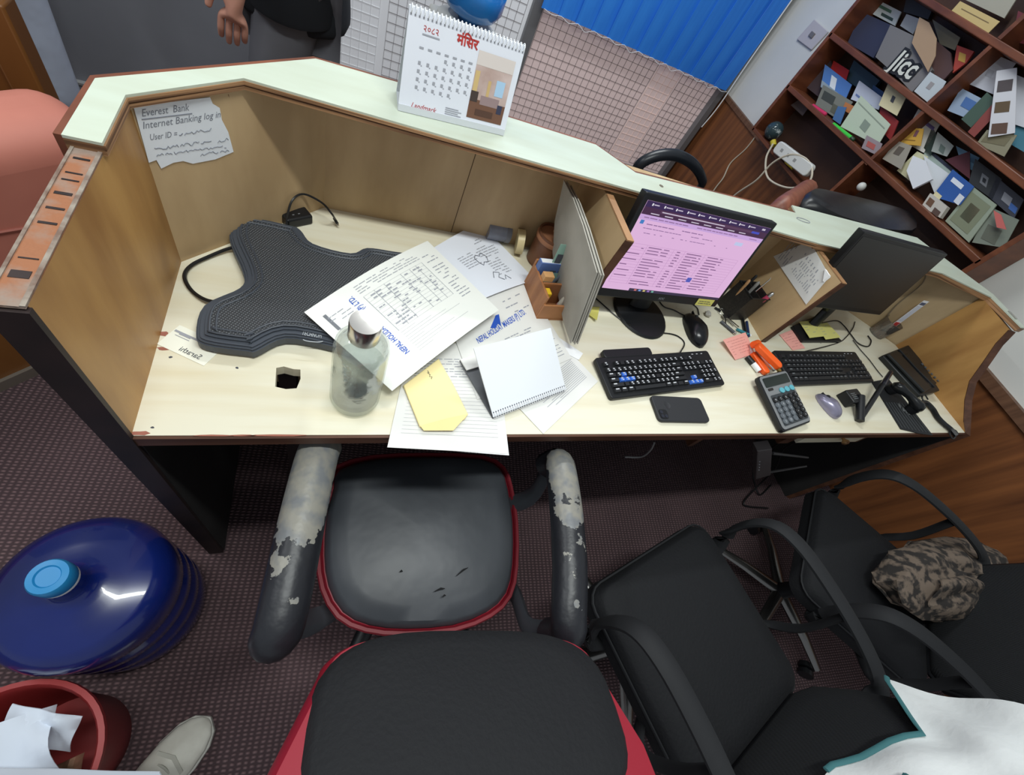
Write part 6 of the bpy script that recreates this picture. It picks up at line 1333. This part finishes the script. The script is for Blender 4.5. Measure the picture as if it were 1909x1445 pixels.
MB().tube(bend([dk(1505, 352, .215), dk(1478, 372, .215), dk(1452, 392, .20), V((1.60, .735, .80))], 5), [.034] * 5 + [.036] * 5 + [.034] * 5 + [.03], 12).build('arm', AW, la, smooth=True)
MB().tube([(2.48, .78, .66), (2.48, 1.30, .66)], .03, 12).build('arm', AW, la, smooth=True)
MB().box(1.585, 1.625, .72, .76, 0, .80).build('arm_post', AW, la); MB().box(1.60, 2.0, .74, .78, .24, .29).build('side_rail', AW, la)
for x, y in ((2.02, .80), (2.40, .80), (2.02, 1.32), (2.40, 1.32)): MB().box(x - .02, x + .02, y - .02, y + .02, 0, .27).build('leg', AW, la)
# ------------------------------------------------------------------ left of the counter
PK = mat('pink_leather', (190, 120, 104), .6, c2=(176, 108, 94), scale=4, bump=.15, bscale=5)
WB = mat('bench_wood', (134, 88, 42), .4, c2=(104, 64, 28), scale=3, stretch=(1, 1, .3))
pkx = thing('pink_sofa', 'salmon pink upholstered sofa with a wooden base left of the counter', 'sofa', (-.60, .75, 0))
Mk = Matrix.Translation((-.55, .525, 0)) @ Matrix.Rotation(math.radians(45), 4, 'Z')
MB(Mk).prism([(-.80, 0), (.40, 0), (.40, .15), (.08, .15), (.08, .50), (-.80, .50)], .035, .29).build('base', WB, pkx)
MB(Mk).prism([(-.81, -.01), (.41, -.01), (.41, .155), (.09, .155), (.09, .51), (-.81, .51)], 0, .035).build('plinth', mat('metal_plinth', (130, 122, 112), .4, .4), pkx)
MB(Mk).box(-.82, .42, -.03, .16, .29, .675).build('backrest', PK, pkx, bevel=.075, seg=7, smooth=True)
cushion(Mk @ Matrix.Translation((0, 0, .29)), rrect(-.82, .08, .17, .52, .07), .12, .03).build('seat', PK, pkx, smooth=True, fixn=True)
for dz in (.42, .53): MB(Mk).tube([(-.75, -.032, dz), (-.1, -.032, dz - .01), (.30, -.032, dz - .07)], .004, 6).build('seam', mat('pink_seam', (150, 88, 76), .7), pkx)
wbx = thing('wooden_bench', 'brown wooden panelled bench back behind the pink sofa', 'bench', (-.80, 1.02, 0))
MB().box(-1.25, -.43, 1.02, 1.05, 0, .735).build('back_panel', WB, wbx)
MB().box(-.485, -.422, 1.005, 1.065, 0, .75).build('end_post', WB, wbx, bevel=.006, smooth=True); MB().box(-1.25, -.485, 1.008, 1.06, .69, .747).build('top_rail', WB, wbx, bevel=.006, smooth=True)
for x in (-.62, -.85, -1.08): MB().box(x - .004, x + .004, 1.014, 1.021, .05, .69).build('groove', mat('groove_dark', (60, 36, 16), .6), wbx)
MB().box(-1.25, -.70, 1.05, 1.36, .40, .44).build('seat', WB, wbx, bevel=.006)
for x in (-1.2, -.76): MB().box(x, x + .05, 1.30, 1.35, 0, .40).build('leg', WB, wbx)
bb_ = fl(1546, 935, .0)
bx_ = thing('blue_carton', 'blue carton on the floor behind the right end of the counter', 'box', (2.60, .16, 0))
MB(Matrix.Translation((2.60, .16, 0)) @ Matrix.Rotation(.3, 4, 'Z')).box(-.10, .10, -.08, .08, .001, .14).build('carton', mat('carton_blue', (34, 70, 150), .5), bx_, bevel=.003)
MB(Matrix.Translation((2.60, .16, 0)) @ Matrix.Rotation(.3, 4, 'Z')).box(-.10, .10, -.02, .02, .14, .141).build('tape_strip', mat('tape_tan', (150, 130, 90), .4), bx_)
# ------------------------------------------------------------------ people
def skin(name, P_, E_, m, parent, sub=2):
    me = bpy.data.meshes.new(name); keys = list(P_)
    me.from_pydata([P_[k][:3] for k in keys], [(keys.index(a), keys.index(b)) for a, b in E_], [])
    o = bpy.data.objects.new(name, me); COL.objects.link(o)
    sm_ = o.modifiers.new('skin', 'SKIN'); sm_.use_smooth_shade = True
    for i, k in enumerate(keys):
        sv = me.skin_vertices[0].data[i] if me.skin_vertices else None
        r_ = P_[k][3]; sv.radius = r_ if isinstance(r_, tuple) else (r_, r_); sv.use_root = (i == 0)
    ss = o.modifiers.new('sub', 'SUBSURF'); ss.levels = sub; ss.render_levels = sub
    dg = bpy.context.evaluated_depsgraph_get(); m2_ = bpy.data.meshes.new_from_object(o.evaluated_get(dg)); bpy.data.objects.remove(o)
    m2_.name = name; m2_.materials.clear(); m2_.materials.append(m); m2_.polygons.foreach_set('use_smooth', [True] * len(m2_.polygons))
    o = bpy.data.objects.new(name, m2_); COL.objects.link(o); o.parent = parent; o.matrix_parent_inverse = wm(parent).inverted(); return o
SKN = mat('skin_tone', (184, 134, 116), .55); HAIR = mat('black_hair', (24, 20, 20), .6)
def person(label, base, face, top_m, leg_m, shoe_m, near_hand, hem=.80, stride=.10):
    """standing figure; face = heading in radians, near_hand = (wrist, fingertips) of the arm that shows"""
    M = Matrix.Translation((base[0], base[1], 0)) @ Matrix.Rotation(face, 4, 'Z')     # local x forward, y left
    root = thing('person', label, 'person', (base[0], base[1], 0))
    T = lambda x, y, z: tuple(M @ V((x, y, z)))
    s_ = stride
    wl, fl_ = near_hand
    B_ = {'pel': T(0, 0, .90) + (.12,), 'belly': T(.01, 0, 1.05) + (.115,), 'chest': T(0, 0, 1.26) + (.13,), 'neck0': T(-.01, 0, 1.41) + (.06,), 'neck': T(0, 0, 1.46) + (.05,), 'head0': T(.02, 0, 1.54) + (.078,), 'head': T(.02, 0, 1.63) + (.088,), 'crown': T(.01, 0, 1.70) + (.06,)}
    E_ = [('pel', 'belly'), ('belly', 'chest'), ('chest', 'neck0'), ('neck0', 'neck'), ('neck', 'head0'), ('head0', 'head'), ('head', 'crown')]
    for nm, sy in (('l', 1), ('r', -1)):
        k = s_ if sy > 0 else -s_
        B_[nm + 'hip'] = T(.0, sy * .09, .85) + (.085,); B_[nm + 'knee'] = T(k * .6 + .02, sy * .09, .47) + (.055,); B_[nm + 'ank'] = T(k, sy * .09, .09) + (.038,); B_[nm + 'toe'] = T(k + .13, sy * .095, .035) + (.03,)
        E_ += [('pel', nm + 'hip'), (nm + 'hip', nm + 'knee'), (nm + 'knee', nm + 'ank'), (nm + 'ank', nm + 'toe')]
        B_[nm + 'sh'] = T(-.01, sy * .17, 1.37) + (.055,); E_ += [('chest', nm + 'sh')]
    Mi = M.inverted()
    arms = {'r': (T(-.08, -.23, 1.08), T(-.04, -.25, .84)), 'l': (T(-.02, .21, 1.09), T(.02, .23, .84))}
    if wl is not None: arms['l'] = (T(.0, .22, 1.10), tuple(wl))
    for nm in ('l', 'r'):
        B_[nm + 'el'] = arms[nm][0] + (.042,); B_[nm + 'wr'] = tuple(arms[nm][1]) + (.028,); E_ += [(nm + 'sh', nm + 'el'), (nm + 'el', nm + 'wr')]
        w0 = V(arms[nm][1]); fdir = (V(fl_) - w0).normalized() if (wl is not None and nm == 'l') else V((0, 0, -1)) + (M.to_3x3() @ V((.15, 0, 0)))
        fdir.normalize(); fwd = (M.to_3x3() @ V((1, 0, 0))); fwd = (fwd - fdir * fwd.dot(fdir)).normalized(); side = fdir.cross(fwd)
        pc_ = w0 + fdir * .055; B_[nm + 'palm'] = tuple(pc_) + ((.036, .020),); B_[nm + 'kn'] = tuple(w0 + fdir * .085) + ((.038, .018),); E_ += [(nm + 'wr', nm + 'palm'), (nm + 'palm', nm + 'kn')]
        for i, (o_, ln) in enumerate(((.027, .070), (.009, .080), (-.009, .074), (-.026, .058))):
            a = w0 + fdir * .092 + fwd * o_; b2 = a + fdir * ln * .5 + side * .006; c = a + fdir * ln * .92 + side * (.024 if nm == 'l' else -.024)
            for q_, p in (('a', a), ('b', b2), ('c', c)): B_['%sf%d%s' % (nm, i, q_)] = tuple(p) + (.0088 if q_ != 'c' else .0072,)
            E_ += [(nm + 'kn', '%sf%da' % (nm, i)), ('%sf%da' % (nm, i), '%sf%db' % (nm, i)), ('%sf%db' % (nm, i), '%sf%dc' % (nm, i))]
        a = w0 + fdir * .035 + fwd * .034; b2 = a + fdir * .030 + fwd * .018; c = b2 + fdir * .028 + fwd * .003
        for q_, p, r_ in (('ta', a, .012), ('tb', b2, .0105), ('tc', c, .008)): B_[nm + q_] = tuple(p) + (r_,)
        E_ += [(nm + 'palm', nm + 'ta'), (nm + 'ta', nm + 'tb'), (nm + 'tb', nm + 'tc')]
    skin('body', B_, E_, SKN, root, 2)
    g = lambda k, r_, dz=0: (B_[k][0], B_[k][1], B_[k][2] + dz, r_)
    C_ = {'chest': g('chest', .150), 'belly': g('belly', .140), 'pel': g('pel', .165), 'hem': g('pel', .178, -.11), 'hem2': g('pel', .172, -.15), 'col': g('neck0', .075, -.01), 'lsh': g('lsh', .068), 'rsh': g('rsh', .068), 'lel': g('lel', .055), 'rel': g('rel', .055)}
    E2 = [('chest', 'belly'), ('belly', 'pel'), ('pel', 'hem'), ('hem', 'hem2'), ('chest', 'col'), ('chest', 'lsh'), ('chest', 'rsh'), ('lsh', 'lel'), ('rsh', 'rel')]
    for nm in ('l', 'r'):
        a, b2 = V(B_[nm + 'el'][:3]), V(B_[nm + 'wr'][:3]); C_[nm + 'cuff'] = tuple(a.lerp(b2, .86)) + (.042,); E2.append((nm + 'el', nm + 'cuff'))
    skin('jacket', C_, E2, top_m, root, 2)
    MB(M @ Matrix.Diagonal((.68, 1.0, 1, 1))).lathe([(.196, hem), (.200, hem + .01), (.205, hem + .12), (.195, hem + .28), (.16, hem + .34)], 28).build('jacket_skirt', top_m, root, smooth=True)
    Tq = {'pel': g('pel', .135, -.03)}; E3 = []
    for nm in ('l', 'r'):
        Tq[nm + 'hip'] = g(nm + 'hip', .098); Tq[nm + 'knee'] = g(nm + 'knee', .076); a, b2 = V(B_[nm + 'knee'][:3]), V(B_[nm + 'ank'][:3])
        Tq[nm + 'calf'] = tuple(a.lerp(b2, .5)) + (.072,); Tq[nm + 'hem'] = tuple(a.lerp(b2, .98)) + (.070,)
        E3 += [('pel', nm + 'hip'), (nm + 'hip', nm + 'knee'), (nm + 'knee', nm + 'calf'), (nm + 'calf', nm + 'hem')]
    skin('trousers', Tq, E3, leg_m, root, 2)
    H_ = {'a': g('head', .095, .025), 'b': g('crown', .078, .0), 'c': T(-.045, 0, 1.60) + (.07,)}; skin('hair', H_, [('a', 'b'), ('a', 'c')], HAIR, root, 2)
    for nm, sy in (('l', 1), ('r', -1)):
        k = s_ if sy > 0 else -s_; Mf = M @ Matrix.Translation((k - .075, sy * .092, 0)) @ Matrix.Scale(.92, 4)
        o = shoe_mesh(Mf, 1.15, 1.0).build('shoe', shoe_m, root, smooth=True, fixn=True); sole(Mf).build('shoe_sole', BLK, o)
        e = M @ V((.098, sy * .032, 1.635)); MB().lathe([(.013 * math.cos(t), .013 * math.sin(t)) for t in [-1.5 + i * .5 for i in range(7)]], 10, tuple(e)).build('eye', mat('eye', (40, 34, 32), .2), root, smooth=True)
        MB().tube([M @ V((.01, sy * .088, 1.60)), M @ V((.0, sy * .10, 1.64))], [.018, .022], 8, flat=.5).build('ear', SKN, root, smooth=True)
    MB().tube([M @ V((.10, 0, 1.635)), M @ V((.125, 0, 1.60)), M @ V((.10, 0, 1.592))], [.008, .014, .012], 8).build('nose', SKN, root, smooth=True)
    MB().tube([M @ V((.098, -.022, 1.565)), M @ V((.108, 0, 1.562)), M @ V((.098, .022, 1.565))], .005, 6).build('mouth', mat('lips', (150, 84, 78), .5), root, smooth=True)
    return root
wr_ = aty(440, -40, 1.17); tip = aty(432, 92, 1.17)
person('person in a black jacket and grey trousers walking behind the counter', (.105, 1.42), math.pi, mat('jacket_black', (18, 22, 28), .85), mat('trousers_grey', (88, 88, 94), .85, bump=.3, bscale=9), BLK, (wr_, wr_ + (tip - wr_).normalized() * .17))
person('person in light grey trousers standing by the grey wall at the left', (-.80, 1.66), math.pi * .5, mat('shirt_grey', (120, 126, 140), .85), mat('trousers_pale', (168, 176, 194), .85, bump=.8, bscale=7), BLKM, (None, None), stride=.0)

GROUPS = {'task_chair': 'black task chairs', 'keyboard': 'keyboards on the worktop', 'computer_monitor': 'monitors on the worktop', 'computer_mouse': 'mice on the worktop', 'sticky_note': 'sticky notes on the worktop', 'marker': 'markers on the worktop',
          'crumpled_sheet': 'papers in the red bin', 'crumpled_wrapper': 'wrappers in the red bin', 'person': 'people behind the counter', 'power_strip_cable': 'cables under the router'}
for o in COL.objects:
    if o.parent is None and 'label' in o and 'group' not in o and o.name.split('.')[0] in GROUPS: o['group'] = GROUPS[o.name.split('.')[0]]
